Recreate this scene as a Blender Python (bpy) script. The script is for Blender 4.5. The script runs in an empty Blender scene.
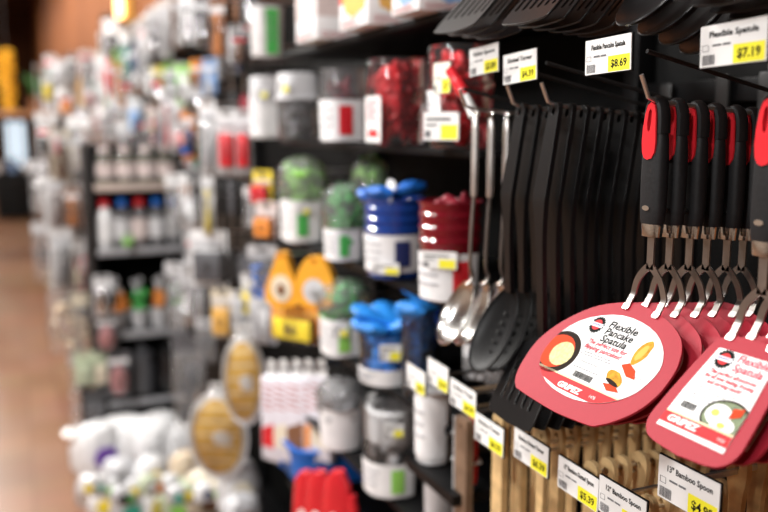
import bpy, bmesh, math, random
from mathutils import Vector, Matrix
random.seed(7)
R = random.Random(11)
C = bpy.context.scene.collection
PI = math.pi

# ------------------------------------------------------------------ camera geometry (the aisle runs along +Y, shelves stand at +X)
F = 853.0; EYE = 1.5
PIT = math.atan((256-125)/F); YAW = math.atan((384-10)*math.cos(PIT)/F)
FW = Vector((math.sin(YAW)*math.cos(PIT), math.cos(YAW)*math.cos(PIT), -math.sin(PIT)))
RT = Vector((math.cos(YAW), -math.sin(YAW), 0)); UP = RT.cross(FW)
EYEP = Vector((0, 0, EYE))
def ray(px, py): return FW + RT*((px-384)/F) + UP*((256-py)/F)
def atX(px, py, X): d = ray(px, py); return EYEP + d*(X/d.x)
def atY(px, py, Y): d = ray(px, py); return EYEP + d*(Y/d.y)
def atZ(px, py, Z): d = ray(px, py); return EYEP + d*((Z-EYE)/d.z)
def depth(p): return (Vector(p)-EYEP).dot(FW)

# ------------------------------------------------------------------ materials
MATS = {}
def mat(name, col, rough=.5, metal=0, var=.08, scale=30, bump=0, coat=0, emit=0, spec=.5, trans=0):
    if name in MATS: return MATS[name]
    m = bpy.data.materials.new(name); m.use_nodes = True
    nt = m.node_tree; b = nt.nodes['Principled BSDF']
    b.inputs['Roughness'].default_value = rough; b.inputs['Metallic'].default_value = metal
    b.inputs['Coat Weight'].default_value = coat; b.inputs['Specular IOR Level'].default_value = spec
    b.inputs['Coat Roughness'].default_value = .08
    b.inputs['Transmission Weight'].default_value = trans
    tc = nt.nodes.new('ShaderNodeTexCoord'); nz = nt.nodes.new('ShaderNodeTexNoise'); rp = nt.nodes.new('ShaderNodeValToRGB')
    nz.inputs['Scale'].default_value = scale; nz.inputs['Detail'].default_value = 4
    nt.links.new(tc.outputs['Object'], nz.inputs['Vector']); nt.links.new(nz.outputs['Fac'], rp.inputs['Fac'])
    rp.color_ramp.elements[0].position = .3; rp.color_ramp.elements[1].position = .7
    rp.color_ramp.elements[0].color = [c*(1-var) for c in col[:3]]+[1]
    rp.color_ramp.elements[1].color = [min(1, c*(1+var)) for c in col[:3]]+[1]
    nt.links.new(rp.outputs['Color'], b.inputs['Base Color'])
    if bump:
        bp = nt.nodes.new('ShaderNodeBump'); bp.inputs['Strength'].default_value = bump; bp.inputs['Distance'].default_value = .01
        nt.links.new(nz.outputs['Fac'], bp.inputs['Height']); nt.links.new(bp.outputs['Normal'], b.inputs['Normal'])
    if emit:
        b.inputs['Emission Color'].default_value = list(col[:3])+[1]; b.inputs['Emission Strength'].default_value = emit
    MATS[name] = m; return m
def clear(name, tint=(1, 1, 1), haze=.06, bump=0, scale=60):
    if name in MATS: return MATS[name]
    m = bpy.data.materials.new(name); m.use_nodes = True; nt = m.node_tree; nt.nodes.clear()
    out = nt.nodes.new('ShaderNodeOutputMaterial'); tr = nt.nodes.new('ShaderNodeBsdfTransparent'); gl = nt.nodes.new('ShaderNodeBsdfGlossy')
    df = nt.nodes.new('ShaderNodeBsdfDiffuse'); m1 = nt.nodes.new('ShaderNodeMixShader'); m2 = nt.nodes.new('ShaderNodeMixShader')
    fr = nt.nodes.new('ShaderNodeFresnel'); fr.inputs['IOR'].default_value = 1.5
    tr.inputs['Color'].default_value = list(tint)+[1]; gl.inputs['Roughness'].default_value = .07
    df.inputs['Color'].default_value = (.85, .85, .87, 1); m1.inputs['Fac'].default_value = haze
    nt.links.new(tr.outputs[0], m1.inputs[1]); nt.links.new(df.outputs[0], m1.inputs[2])
    nt.links.new(fr.outputs[0], m2.inputs['Fac']); nt.links.new(m1.outputs[0], m2.inputs[1]); nt.links.new(gl.outputs[0], m2.inputs[2])
    if bump:
        tc = nt.nodes.new('ShaderNodeTexCoord'); nz = nt.nodes.new('ShaderNodeTexNoise'); nz.inputs['Scale'].default_value = scale
        bp = nt.nodes.new('ShaderNodeBump'); bp.inputs['Strength'].default_value = bump; bp.inputs['Distance'].default_value = .02
        nt.links.new(tc.outputs['Object'], nz.inputs['Vector']); nt.links.new(nz.outputs['Fac'], bp.inputs['Height'])
        nt.links.new(bp.outputs['Normal'], gl.inputs['Normal']); nt.links.new(bp.outputs['Normal'], fr.inputs['Normal'])
    nt.links.new(m2.outputs[0], out.inputs[0]); MATS[name] = m; return m
PAL = dict(white=(.83, .83, .84), cream=(.78, .70, .55), grey=(.38, .38, .39), lgrey=(.60, .60, .62), dgrey=(.10, .10, .11), black=(.012, .012, .013),
           red=(.66, .02, .03), dred=(.25, .015, .03), pink=(.75, .35, .36), orange=(.80, .28, .05), brown=(.22, .10, .05), yellow=(.86, .68, .05),
           lime=(.30, .66, .12), green=(.08, .46, .10), teal=(.06, .42, .30), mango=(.88, .40, .03), sky=(.02, .24, .72), blue=(.012, .15, .60), lblue=(.25, .42, .72), navy=(.02, .03, .12),
           purple=(.20, .08, .50), gold=(.80, .45, .10), beige=(.72, .58, .42), pgreen=(.55, .62, .45), silver=(.7, .7, .72), pinkish=(.66, .56, .54), olive=(.25, .24, .08))
def pal(c, rough=.45):
    if c == 'silver': return mat('silver metal', (.70, .70, .72), .14, 1)
    return mat('plastic '+c, PAL[c], rough, spec=.5)
BLK = mat('black nylon', (.006, .006, .0065), .30, var=.15, spec=.42)
BLKS = mat('black spoon nylon', (.003, .003, .0034), .40, var=.15, spec=.14)
BLKR = mat('black rubber', (.009, .009, .010), .55, var=.2, bump=.05, scale=300, spec=.3)
REDS = mat('red silicone', (.345, .016, .031), .5, var=.03, scale=200, spec=.2)
REDG = mat('red gloss', (.62, .02, .03), .25)
STEEL = mat('brushed steel', (.36, .33, .31), .36, 1, var=.1, scale=60)
CHROME = mat('polished steel', (.82, .81, .79), .20, 1, var=.03)
CARD = mat('white card', (.80, .80, .79), .6, var=.02, spec=.2)
PAPER = mat('white paper tag', (.80, .80, .79), .5, var=.02)
CREAM = mat('cream paper tag', (.78, .76, .66), .5, var=.02)
YEL = mat('yellow price block', (.90, .83, .03), .5, var=.02)
INK = mat('black ink', (.01, .01, .01), .7, spec=.1)
GREYINK = mat('grey ink', (.16, .16, .17), .7, spec=.1)
REDINK = mat('red ink', (.50, .02, .05), .7, spec=.1)
STRIP = mat('red printed strip', (.62, .025, .03), .6, spec=.2)
BAMB = mat('bamboo', (.62, .42, .20), .5, var=.18, scale=55)
BAMBD = mat('dark bamboo', (.48, .28, .11), .5, var=.25, scale=55)
SHELF = mat('black shelf steel', (.004, .004, .0045), .5, var=.2, spec=.2)
PANEL = mat('black back panel', (.003, .003, .003), .7, var=.3, spec=.15)
HOOKM = mat('zinc wire', (.74, .73, .72), .35, 1)
HOOKB = mat('dark wire', (.02, .02, .02), .4)
CLEAR = clear('clear plastic', haze=.03); CRINK = clear('crinkled clear film', haze=.14, bump=1.0, scale=45)
SMOKE = clear('smoky clear plastic', (.8, .8, .82), haze=.10)
FILM = clear('cloudy clear film', haze=.13, bump=.8, scale=50)

# ------------------------------------------------------------------ mesh helpers
def xf(vs, M):
    if M is not None:
        for v in vs: v.co = M @ v.co
def box(bm, c, s, bev=0, M=None, seg=2):
    r = bmesh.ops.create_cube(bm, size=1); vs = r['verts']
    for v in vs: v.co = Vector((c[0]+v.co.x*s[0], c[1]+v.co.y*s[1], c[2]+v.co.z*s[2]))
    if bev:
        es = list({e for v in vs for e in v.link_edges})
        q = bmesh.ops.bevel(bm, geom=es, offset=min(bev, min(s)*.45), segments=seg, affect='EDGES', profile=.5)
        vs = list({v for f in q['faces'] for v in f.verts} | {v for v in vs if v.is_valid})
        vs = [v for v in vs if v.is_valid]
    xf(vs, M); return vs
def loft(bm, rings, M=None, cap=True, closed=True):
    L = [[bm.verts.new(M @ Vector(p) if M is not None else p) for p in r] for r in rings]
    n = len(L[0])
    for a, b in zip(L, L[1:]):
        for i in range(n if closed else n-1):
            j = (i+1) % n
            bm.faces.new((a[i], a[j], b[j], b[i]))
    if cap and closed:
        bm.faces.new(L[0][::-1]); bm.faces.new(L[-1])
    return L
def sring(z, a, b, n=20, p=2.0, cx=0, cy=0):
    out = []
    for i in range(n):
        t = 2*PI*i/n; c, s = math.cos(t), math.sin(t)
        out.append((cx+a*math.copysign(abs(c)**(2/p), c), cy+b*math.copysign(abs(s)**(2/p), s), z))
    return out
def lathe(bm, prof, n=24, p=2.0, asp=1.0, M=None, cap=True):
    return loft(bm, [sring(z, r, r*asp, n, p) for r, z in prof], M, cap)
def tube(bm, pts, r, n=8, M=None, flat=1.0):
    pts = [Vector(p) for p in pts]; rings = []; ref = None
    for i, p in enumerate(pts):
        t = (pts[min(i+1, len(pts)-1)]-pts[max(i-1, 0)]).normalized()
        if ref is None:
            ref = Vector((0, 0, 1)) if abs(t.z) < .9 else Vector((1, 0, 0))
        a = (ref - t*ref.dot(t)).normalized(); b = t.cross(a); ref = a
        rr = r[i] if isinstance(r, (list, tuple)) else r
        rings.append([p + a*(rr*math.cos(2*PI*k/n)) + b*(rr*flat*math.sin(2*PI*k/n)) for k in range(n)])
    loft(bm, rings, M)
def curve(pts, k=4):
    """Catmull-Rom through pts"""
    P = [Vector(p) for p in pts]; P = [P[0]*2-P[1]]+P+[P[-1]*2-P[-2]]; out = []
    for i in range(1, len(P)-2):
        for j in range(k):
            t = j/k; a, b, c, d = P[i-1:i+3]
            out.append(.5*((2*b)+(c-a)*t+(2*a-5*b+4*c-d)*t*t+(3*b-a-3*c+d)*t**3))
    out.append(P[-2]); return out
def plate(bm, outer, holes=(), th=.002, M=None, bend=None):
    """flat plate in local xy with holes, thickness along +z"""
    b2 = bmesh.new(); es = []
    for loop in [outer]+list(holes):
        vs = [b2.verts.new((p[0], p[1], 0)) for p in loop]
        es += [b2.edges.new((vs[i], vs[(i+1) % len(vs)])) for i in range(len(vs))]
    bmesh.ops.triangle_fill(b2, use_beauty=True, use_dissolve=False, edges=es)
    bmesh.ops.recalc_face_normals(b2, faces=b2.faces[:])
    if th:
        g = bmesh.ops.extrude_face_region(b2, geom=b2.faces[:])
        for e in g['geom']:
            if isinstance(e, bmesh.types.BMVert): e.co.z += th
        bmesh.ops.recalc_face_normals(b2, faces=b2.faces[:])
    else:
        for f in b2.faces:
            if f.normal.z < 0: f.normal_flip()
    vm = {}
    for v in b2.verts:
        co = v.co.copy()
        if bend: co = bend(co)
        vm[v] = bm.verts.new(M @ co if M is not None else co)
    for f in b2.faces: bm.faces.new([vm[v] for v in f.verts])
    b2.free()
def ell(cx, cy, a, b, n=28, t0=0, rot=0):
    cr, sr = math.cos(rot), math.sin(rot); o = []
    for i in range(n):
        t = t0+2*PI*i/n; x, y = a*math.cos(t), b*math.sin(t); o.append((cx+x*cr-y*sr, cy+x*sr+y*cr))
    return o
def rrect(cx, cy, w, h, r, n=5):
    o = []
    for k, (sx, sy) in enumerate(((1, 1), (-1, 1), (-1, -1), (1, -1))):
        for i in range(n):
            t = k*PI/2+PI/2*i/(n-1); o.append((cx+sx*(w/2-r)+r*math.cos(t), cy+sy*(h/2-r)+r*math.sin(t)))
    return o
def clip(poly, by):
    """clip polygon by a convex ccw polygon"""
    out = poly
    for i in range(len(by)):
        a, b = by[i], by[(i+1) % len(by)]; inp = out; out = []
        side = lambda p: (b[0]-a[0])*(p[1]-a[1])-(b[1]-a[1])*(p[0]-a[0])
        for j in range(len(inp)):
            p, q = inp[j], inp[(j+1) % len(inp)]; sp, sq = side(p), side(q)
            if sp >= 0: out.append(p)
            if sp*sq < 0:
                t = sp/(sp-sq); out.append((p[0]+(q[0]-p[0])*t, p[1]+(q[1]-p[1])*t))
        if not out: return []
    return out
def frame(o, u, v):
    """matrix whose local x,y run along u,v and z faces out"""
    u = Vector(u).normalized(); v = Vector(v).normalized(); n = u.cross(v)
    return Matrix(((u.x, v.x, n.x, o[0]), (u.y, v.y, n.y, o[1]), (u.z, v.z, n.z, o[2]), (0, 0, 0, 1)))
def mesh(bm, m, name, ang=35):
    bmesh.ops.recalc_face_normals(bm, faces=bm.faces[:])
    me = bpy.data.meshes.new(name); bm.to_mesh(me); bm.free()
    for q in (m if isinstance(m, (list, tuple)) else [m]): me.materials.append(q)
    if len(me.polygons):
        me.polygons.foreach_set('use_smooth', [True]*len(me.polygons))
        me.set_sharp_from_angle(angle=math.radians(ang))
    return me
def part(name, bm, m, parent=None, label=None, ang=35):
    o = bpy.data.objects.new(name, mesh(bm, m, name, ang)); C.objects.link(o); o.parent = parent
    if label: o['label'] = label
    return o
def tag(o, label, cat, group=None):
    o['label'] = label; o['category'] = cat
    if group: o['group'] = group
    return o
def thing(name, label, cat, loc=(0, 0, 0), group=None, rz=0):
    o = bpy.data.objects.new(name, None); o.empty_display_size = .02; C.objects.link(o); o.location = loc; o.rotation_euler = (0, 0, rz)
    return tag(o, label, cat, group)
def struct(name, bm, m):
    o = part(name, bm, m); o['kind'] = 'structure'; return o
def dup(root, loc, label, group=None):
    r = root.copy(); C.objects.link(r); r.location = loc; r['label'] = label
    if group: r['group'] = group
    for ch in list(root.children):
        c = ch.copy(); C.objects.link(c); c.parent = r
        for g in ch.children:
            d = g.copy(); C.objects.link(d); d.parent = c
    return r
def text(s, size, M, m, parent, name='lettering', align='LEFT', shear=0, width=None, bold=0, lift=.0003):
    cu = bpy.data.curves.new('txt', 'FONT'); cu.body = s; cu.size = size; cu.align_x = align; cu.shear = shear; cu.resolution_u = 2
    if bold: cu.offset = bold
    t = bpy.data.objects.new('txt', cu); C.objects.link(t)
    me = bpy.data.meshes.new_from_object(t.evaluated_get(bpy.context.evaluated_depsgraph_get()))
    bpy.data.objects.remove(t); bpy.data.curves.remove(cu)
    sx = 1
    if width and len(me.vertices):
        xs = [v.co.x for v in me.vertices]; w = max(xs)-min(xs); sx = width/w
    me.transform(M @ Matrix.Translation((0, 0, lift)) @ Matrix.Diagonal((sx, 1, 1, 1)))
    me.name = name; me.materials.clear(); me.materials.append(m)
    o = bpy.data.objects.new(name, me); C.objects.link(o); o.parent = parent; return o
def bars(bm, M, rows, z=.0004):
    """rows of (x, y, w, h) thin printed bars"""
    for x, y, w, h in rows:
        plate(bm, [(x, y), (x+w, y), (x+w, y+h), (x, y+h)], (), 0, M @ Matrix.Translation((0, 0, z)))
def barcode(bm, M, x, y, w, h, n=14, seed=1, z=.0004):
    r = random.Random(seed); t = x
    rows = []
    while t < x+w:
        a = w/n*r.uniform(.25, .6); rows.append((t, y, a, h)); t += a+w/n*r.uniform(.2, .5)
    bars(bm, M, rows, z)
ORD = ['first', 'second', 'third', 'fourth', 'fifth', 'sixth', 'seventh', 'eighth', 'ninth', 'tenth', 'eleventh', 'twelfth', 'thirteenth']
AISLE = lambda o: frame(o, (0, -1, 0), (0, 0, 1))      # surface that faces the aisle
TILT = math.radians(43)
LEAN = lambda o, t=TILT: frame(o, (0, -1, 0), (math.sin(t), 0, math.cos(t)))   # surface leaning out into the aisle

# ------------------------------------------------------------------ setting
bm = bmesh.new(); box(bm, (-1, 9, -.02), (8, 24, .04)); fl = struct('floor', bm, None)
m = bpy.data.materials.new('worn brown floor'); m.use_nodes = True; nt = m.node_tree; b = nt.nodes['Principled BSDF']
tc = nt.nodes.new('ShaderNodeTexCoord'); mp = nt.nodes.new('ShaderNodeMapping'); br = nt.nodes.new('ShaderNodeTexBrick'); nz = nt.nodes.new('ShaderNodeTexNoise'); mx = nt.nodes.new('ShaderNodeMixRGB')
nt.links.new(tc.outputs['Object'], mp.inputs['Vector']); mp.inputs['Rotation'].default_value = (0, 0, PI/2)
nt.links.new(mp.outputs[0], br.inputs['Vector']); nt.links.new(tc.outputs['Object'], nz.inputs['Vector'])
br.inputs['Color1'].default_value = (.25, .118, .060, 1); br.inputs['Color2'].default_value = (.31, .160, .088, 1); br.inputs['Mortar'].default_value = (.21, .10, .052, 1)
br.inputs['Scale'].default_value = 1.6; br.inputs['Mortar Size'].default_value = .008; nz.inputs['Scale'].default_value = 2.2
mx.blend_type = 'MULTIPLY'; mx.inputs[0].default_value = .35; nt.links.new(br.outputs['Color'], mx.inputs[1]); nt.links.new(nz.outputs['Color'], mx.inputs[2])
nt.links.new(mx.outputs[0], b.inputs['Base Color']); b.inputs['Roughness'].default_value = .33
fl.data.materials.clear(); fl.data.materials.append(m)
TERRA = mat('terracotta plaster', (.25, .085, .026), .85, var=.12, scale=3, spec=.2)
DKBR = mat('dark brown boards', (.085, .030, .011), .8, var=.25, scale=2, spec=.2)
bm = bmesh.new(); box(bm, (-1, 9, 4.0), (8, 24, .06)); struct('ceiling', bm, DKBR)
bm = bmesh.new(); box(bm, (.97, 9, 2.0), (.12, 24, 4.0)); struct('wall_right', bm, TERRA)
bm = bmesh.new(); box(bm, (.755, 11.9, 3.0), (.31, 17.8, 2.0)); struct('trim_bulkhead', bm, TERRA)
bm = bmesh.new(); box(bm, (-5.0, 9, 2.0), (.1, 24, 4.0)); struct('wall_left', bm, mat('pale wall', (.5, .42, .34), .8))
bm = bmesh.new(); box(bm, (-1, 21, 2.0), (8, .1, 4.0)); struct('wall_far', bm, DKBR)
bm = bmesh.new(); box(bm, (-1, -3, 2.0), (8, .1, 4.0)); struct('wall_back', bm, mat('pale wall', (.5, .42, .34), .8))
# bright glazed doorway at the end of the aisle
p0 = atY(7, 168, 20.9); p1 = atY(25, 120, 20.9)
w = p1.x-p0.x
bm = bmesh.new()
for x in (p0.x, (p0.x+p1.x)/2, p1.x): box(bm, (x, 20.9, (p0.z+p1.z)/2), (.06, .08, p1.z-p0.z))
for z in (p0.z, p1.z): box(bm, ((p0.x+p1.x)/2, 20.9, z), (w+.06, .08, .06))
wn = struct('window_1', bm, mat('dark frame', (.05, .05, .05), .5))
bm = bmesh.new(); box(bm, ((p0.x+p1.x)/2, 20.92, (p0.z+p1.z)/2), (w, .02, p1.z-p0.z)); part('pane', bm, mat('bright glazing', (.72, .84, .95), .2, emit=1.2), wn)

# gondola: back panels, shelves, base deck, top rail
g = thing('shelving_gondola', 'long black shelving run along the right side of the aisle', 'shelving', (.8, 0, 0))
def gp(name, c, s, m=SHELF):
    bm = bmesh.new(); box(bm, (c[0]-.8, c[1], c[2]), s, .002); return part(name, bm, m, g)
gp('back_panel', (.89, 3.9, 1.0), (.02, 7.6, 2.0), PANEL)
for z in (1.668, 1.465, 1.232, 1.03, .82, .60): gp('shelf', (.74, 1.53, z-.006), (.28, .96, .012))
gp('upright', (.86, 1.035, 1.0), (.03, .03, 2.0)); gp('upright', (.86, 2.03, 1.0), (.03, .03, 2.0)); gp('upright', (.86, 3.2, 1.0), (.03, .03, 2.0))
gp('base_deck', (.56, 2.55, .03), (.62, 2.05, .06)); gp('kick_plate', (.25, 2.55, .035), (.02, 2.05, .07))
gp('crossbar', (.87, .72, 1.545), (.02, .62, .03)); gp('crossbar', (.87, .72, 1.14), (.02, .62, .03))
rail = thing('header_rail', 'long pale rail along the top edge of the shelving', 'rail', (.6, 5.5, 1.975))
bm = bmesh.new(); box(bm, (0, 0, 0), (.025, 4.6, .05), .004); part('rail_strip', bm, mat('dull rail', (.28, .19, .14), .4), rail)
for k in range(6):
    bm = bmesh.new(); box(bm, (.125, -2.2+k*.88, .0), (.226, .02, .03)); part('bracket', bm, SHELF, rail)
bm = bmesh.new()
box(bm, (-.015, 0, 0), (.004, 4.5, .012), .001)
part('price_card_strip', bm, mat('dull strip', (.40, .34, .30), .4), rail)
for k in range(14):
    bm = bmesh.new(); box(bm, (-.019, -2.1+k*.32, 0), (.003, .06, .03), .001); part('price_card', bm, CARD, rail)

# ------------------------------------------------------------------ hooks and price tags of the near bay
def hook(Y, z, tipX, tagz, label, group, tilt=.09, back=.855, stub=True):
    """wire hook with a tag arm, both rooted in the back panel"""
    t = thing('display_hook', label, 'hook', (back, Y, z), group)
    L = back-tipX
    bm = bmesh.new()
    pts = [(0, 0, -tilt*L*.9), (-L*.5, 0, -tilt*L*.45), (-L+.006, 0, 0)]
    if stub: pts += [(-L-.004, 0, .004), (-L-.013, 0, .024)]
    tube(bm, pts, .0022, 8); part('wire', bm, HOOKM, t)
    bm = bmesh.new(); tube(bm, [(0, 0, tagz-z-.22*L*(1 if tilt else 0)), (-L-.008, 0, tagz-z)], .0022, 6); part('tag_arm', bm, HOOKB if tilt else HOOKM, t)
    bm = bmesh.new(); box(bm, (-.002, 0, (tagz-z)*.3), (.006, .022, .06), .002); part('back_plate', bm, HOOKB, t)
    return t
def price_tag(c, label, title, price, w=.068, h=.033, lean=0, yaw=0, cream=False, holder=True, big=True, cut=None, price_w=None):
    """tag card in a clear holder, front faces the aisle"""
    t = thing('price_tag', label, 'price tag', c, 'price tags on hooks', yaw)
    M = AISLE((0, 0, 0)) @ Matrix.Rotation(lean, 4, 'Z')
    if holder:
        bm = bmesh.new(); plate(bm, rrect(0, 0, w+.002, h+.002, .001), (), .0014, M @ Matrix.Translation((0, 0, -.0018))); part('tag_holder', bm, SHELF, t)
    bm = bmesh.new(); plate(bm, rrect(0, 0, w, h, .0006), (), .0008, M); cd = part('tag_card', bm, CREAM if cream else PAPER, t)
    M2 = M @ Matrix.Translation((0, 0, .0008))
    bm = bmesh.new(); bars(bm, M2, [(w*.02, -h*.48, w*.46, h*.44)], .0002); yb = part('price_block', bm, YEL, cd)
    if title: text(title, h*.20, M2 @ Matrix.Translation((-w*.36, h*.20, 0)), INK, cd, 'lettering', width=w*.74, bold=.0002)
    text(price, h*.30, M2 @ Matrix.Translation((w*.25, -h*.36, 0)), INK, cd, 'price_lettering', 'CENTER', bold=.0003, width=w*.34)
    bm = bmesh.new(); barcode(bm, M2, -w*.46, -h*.45, w*.20, h*.24, 10, R.randint(0, 999))
    bars(bm, M2, [(-w*.46, -h*.12, w*.10, h*.012), (-w*.46, h*.02, w*.10, h*.012), (-w*.46, -h*.12, w*.008, h*.14), (-w*.365, -h*.12, w*.008, h*.15), (-w*.30, -h*.02, w*.14, h*.05), (-w*.14, -h*.02, w*.12, h*.05)])
    part('code_print', bm, GREYINK, cd); return t

topz = 1.515
# top row hooks (lower utensils hang here): Y, tag pixel, label bits
TOPH = [(.63, (608, 55), 'Flexible Pancake Spatula', '$8.69', 'white price tag reading $8.69 ahead of the black turner handles'),
        (.485, (733, 43), 'Flexible Spatula', '$7.19', 'white price tag reading $7.19 above the red-lined black handles'),
        (.79, (520, 67), 'Slotted Turner', '$4.39', 'slanted white price tag above the long row of black turners'),
        (.86, (484, 60), 'Nylon Spoon', '$3.89', 'slanted white price tag hanging over the red cutter tub, left of its neighbour')]
for Y, q, ti, pr, lb in TOPH:
    p = atX(q[0], q[1], .524)
    hook(Y, topz+.006, .54, 1.566, {.63: 'wire hook carrying the red pancake spatulas', .485: 'wire hook carrying the square red spatulas', .79: 'wire hook carrying the long row of black turners', .86: 'wire hook carrying the black perforated spoons'}[Y], 'upper wire hooks')
    price_tag((p.x, p.y, p.z), lb, ti, pr, lean=.05 if Y > .7 else .03)
p = atX(442, 78, .555); price_tag(p, 'cream price tag clipped on front of the lidded red cutter tub', None, '$5.29', .05, .042, cream=True, holder=True)

# ------------------------------------------------------------------ red silicone spatulas with forked steel necks
def sp_handle(t, xb=0.0):
    bm = bmesh.new()
    sec = [(-.020, .0122, .0066), (-.028, .0132, .0078), (-.045, .0138, .0088), (-.07, .0142, .0088), (-.09, .0140, .0084), (-.103, .0132, .0080), (-.106, .0120, .0074)]
    loft(bm, [sring(z, b_, a_, 20, 2.6) for z, a_, b_ in sec])
    pts = [(0, -.0092, -.022), (0, -.0090, -.010), (0, -.0078, .000), (0, -.0045, .0065), (0, 0, .0088), (0, .0045, .0065), (0, .0078, .000), (0, .0090, -.010), (0, .0092, -.022)]
    tube(bm, curve(pts, 3), .0044, 10, Matrix.Diagonal((1.55, 1, 1, 1)))
    part('handle', bm, BLKR, t)
    bm = bmesh.new()
    pts = [(0, -.0050, -.020), (0, -.0048, -.006), (0, -.003, .001), (0, 0, .0036), (0, .003, .001), (0, .0048, -.006), (0, .0050, -.020)]
    tube(bm, curve(pts, 3), .0021, 8, Matrix.Translation((-.0012, 0, 0)) @ Matrix.Diagonal((3.2, 1, 1, 1)))
    out = [(0, -.046), (.005, -.0445), (.0082, -.039), (.0092, -.030), (.0085, -.018), (.007, -.004), (.0045, .004), (0, .0065), (-.0045, .004), (-.007, -.004), (-.0085, -.018), (-.0092, -.030), (-.0082, -.039), (-.005, -.0445)]
    hole = [(0, .001), (-.0022, -.002), (-.0028, -.012), (-.0016, -.019), (0, -.0205), (.0016, -.019), (.0028, -.012), (.0022, -.002)]
    plate(bm, out, [hole], .0018, AISLE((-.0082, 0, 0)), lambda v: Vector((v.x, v.y, v.z-.10*abs(v.x)-.10*max(0, v.y+.015))))
    part('red_inlay', bm, REDG, t, 'glossy red inlay round the hanging hole')
    bm = bmesh.new(); plate(bm, ell(0, -.091, .0048, .0024, 16), (), .0006, AISLE((-.0086, 0, 0))); part('badge', bm, CHROME, t)
    bm = bmesh.new(); loft(bm, [sring(z, b_, a_, 20, 2.6) for z, a_, b_ in ((-.1055, .0118, .0072), (-.108, .0122, .0074), (-.118, .0110, .0066), (-.1185, .0098, .0050))])
    part('ferrule', bm, mat('bright ribbed steel', (.75, .74, .72), .15, 1, var=.3, scale=900), t)
CLIP = mat('clip steel', (.55, .53, .51), .32, 1)
def fork(t):
    bm = bmesh.new()
    def strip(cl, hw):
        n = len(cl); L = []
        for i, c in enumerate(cl):
            a = cl[max(i-1, 0)]; b_ = cl[min(i+1, n-1)]; dx, dy = b_[0]-a[0], b_[1]-a[1]; l = math.hypot(dx, dy)
            h = hw[i] if isinstance(hw, list) else hw
            L.append(((c[0]-dy/l*h, c[1]+dx/l*h), (c[0]+dy/l*h, c[1]-dx/l*h)))
        def X(z): return 0 if z > -.176 else -(-.176-z)*.62
        def P(q, d): return Vector((X(q[1])+d, q[0], q[1]))
        loft(bm, [[P(a, -.0009), P(b_, -.0009), P(b_, .0009), P(a, .0009)] for a, b_ in L])
    strip([(0, -.116), (0, -.13), (0, -.142), (0, -.150)], [.0048, .0044, .0044, .0050])
    for s in (-1, 1):
        c = curve([(s*.0015, -.1470, 0), (s*.0085, -.1525, 0), (s*.0165, -.162, 0), (s*.0208, -.174, 0), (s*.0212, -.182, 0), (s*.0212, -.1885, 0)], 4)
        strip([(v.x, v.y) for v in c], .0036)
    part('forked_neck', bm, STEEL, t)
    for s in (-1, 1):
        bm = bmesh.new(); plate(bm, rrect(0, 0, .0086, .007, .0018), (), .0014, LEAN((-.0085, s*.0212, -.1895))); part('foot_clip', bm, CLIP, t, 'bright steel clip at the end of the fork')
def smooth(half, k=4):
    h = curve([(x, y, 0) for x, y in half], k)
    r = [(v.x, v.y) for v in h]; return r+[(-x, y) for x, y in r[::-1] if abs(x) > 1e-6]
def round_loop(pts, k=3):
    """closed Catmull-Rom loop, counter-clockwise"""
    n = len(pts); out = []
    for i in range(n):
        a, b, c, d = [Vector((*pts[(i+q) % n], 0)) for q in (-1, 0, 1, 2)]
        for j in range(k):
            t = j/k; v = .5*((2*b)+(c-a)*t+(2*a-5*b+4*c-d)*t*t+(3*b-a-3*c+d)*t**3); out.append((v.x, v.y))
    ar = sum(a[0]*b[1]-b[0]*a[1] for a, b in zip(out, out[1:]+out[:1]))
    return out if ar > 0 else out[::-1]
HEAD1 = round_loop([(-0.0820, -0.1230), (-0.0930, -0.1120), (-0.0990, -0.0930), (-0.1000, -0.0700), (-0.0910, -0.0470), (-0.0730, -0.0250), (-0.0520, -0.0090), (-0.0270, 0.0010), (-0.0070, 0.0050), (0.0220, 0.0020), (0.0480, -0.0050), (0.0670, -0.0140), (0.0780, -0.0240), (0.0850, -0.0360), (0.0890, -0.0500), (0.0890, -0.0690), (0.0840, -0.0860), (0.0750, -0.1000), (0.0620, -0.1130), (0.0520, -0.1200), (0.0440, -0.1240), (0.0250, -0.1260), (-0.0070, -0.1280), (-0.0400, -0.1270), (-0.0710, -0.1250)])
LABEL1 = round_loop([(-0.0700, -0.0920), (-0.0790, -0.0740), (-0.0750, -0.0510), (-0.0610, -0.0320), (-0.0380, -0.0190), (-0.0110, -0.0120), (0.0170, -0.0130), (0.0410, -0.0190), (0.0580, -0.0290), (0.0680, -0.0400), (0.0730, -0.0520), (0.0710, -0.0670), (0.0660, -0.0790), (0.0570, -0.0890), (0.0460, -0.0970), (0.0300, -0.1040), (0.0040, -0.1090), (-0.0200, -0.1090), (-0.0450, -0.1050)], 2)
HEAD2 = smooth([(0, .001), (.022, 0), (.033, -.004), (.039, -.014), (.044, -.045), (.048, -.078), (.0485, -.094), (.043, -.105), (.031, -.111), (0, -.114)])
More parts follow.
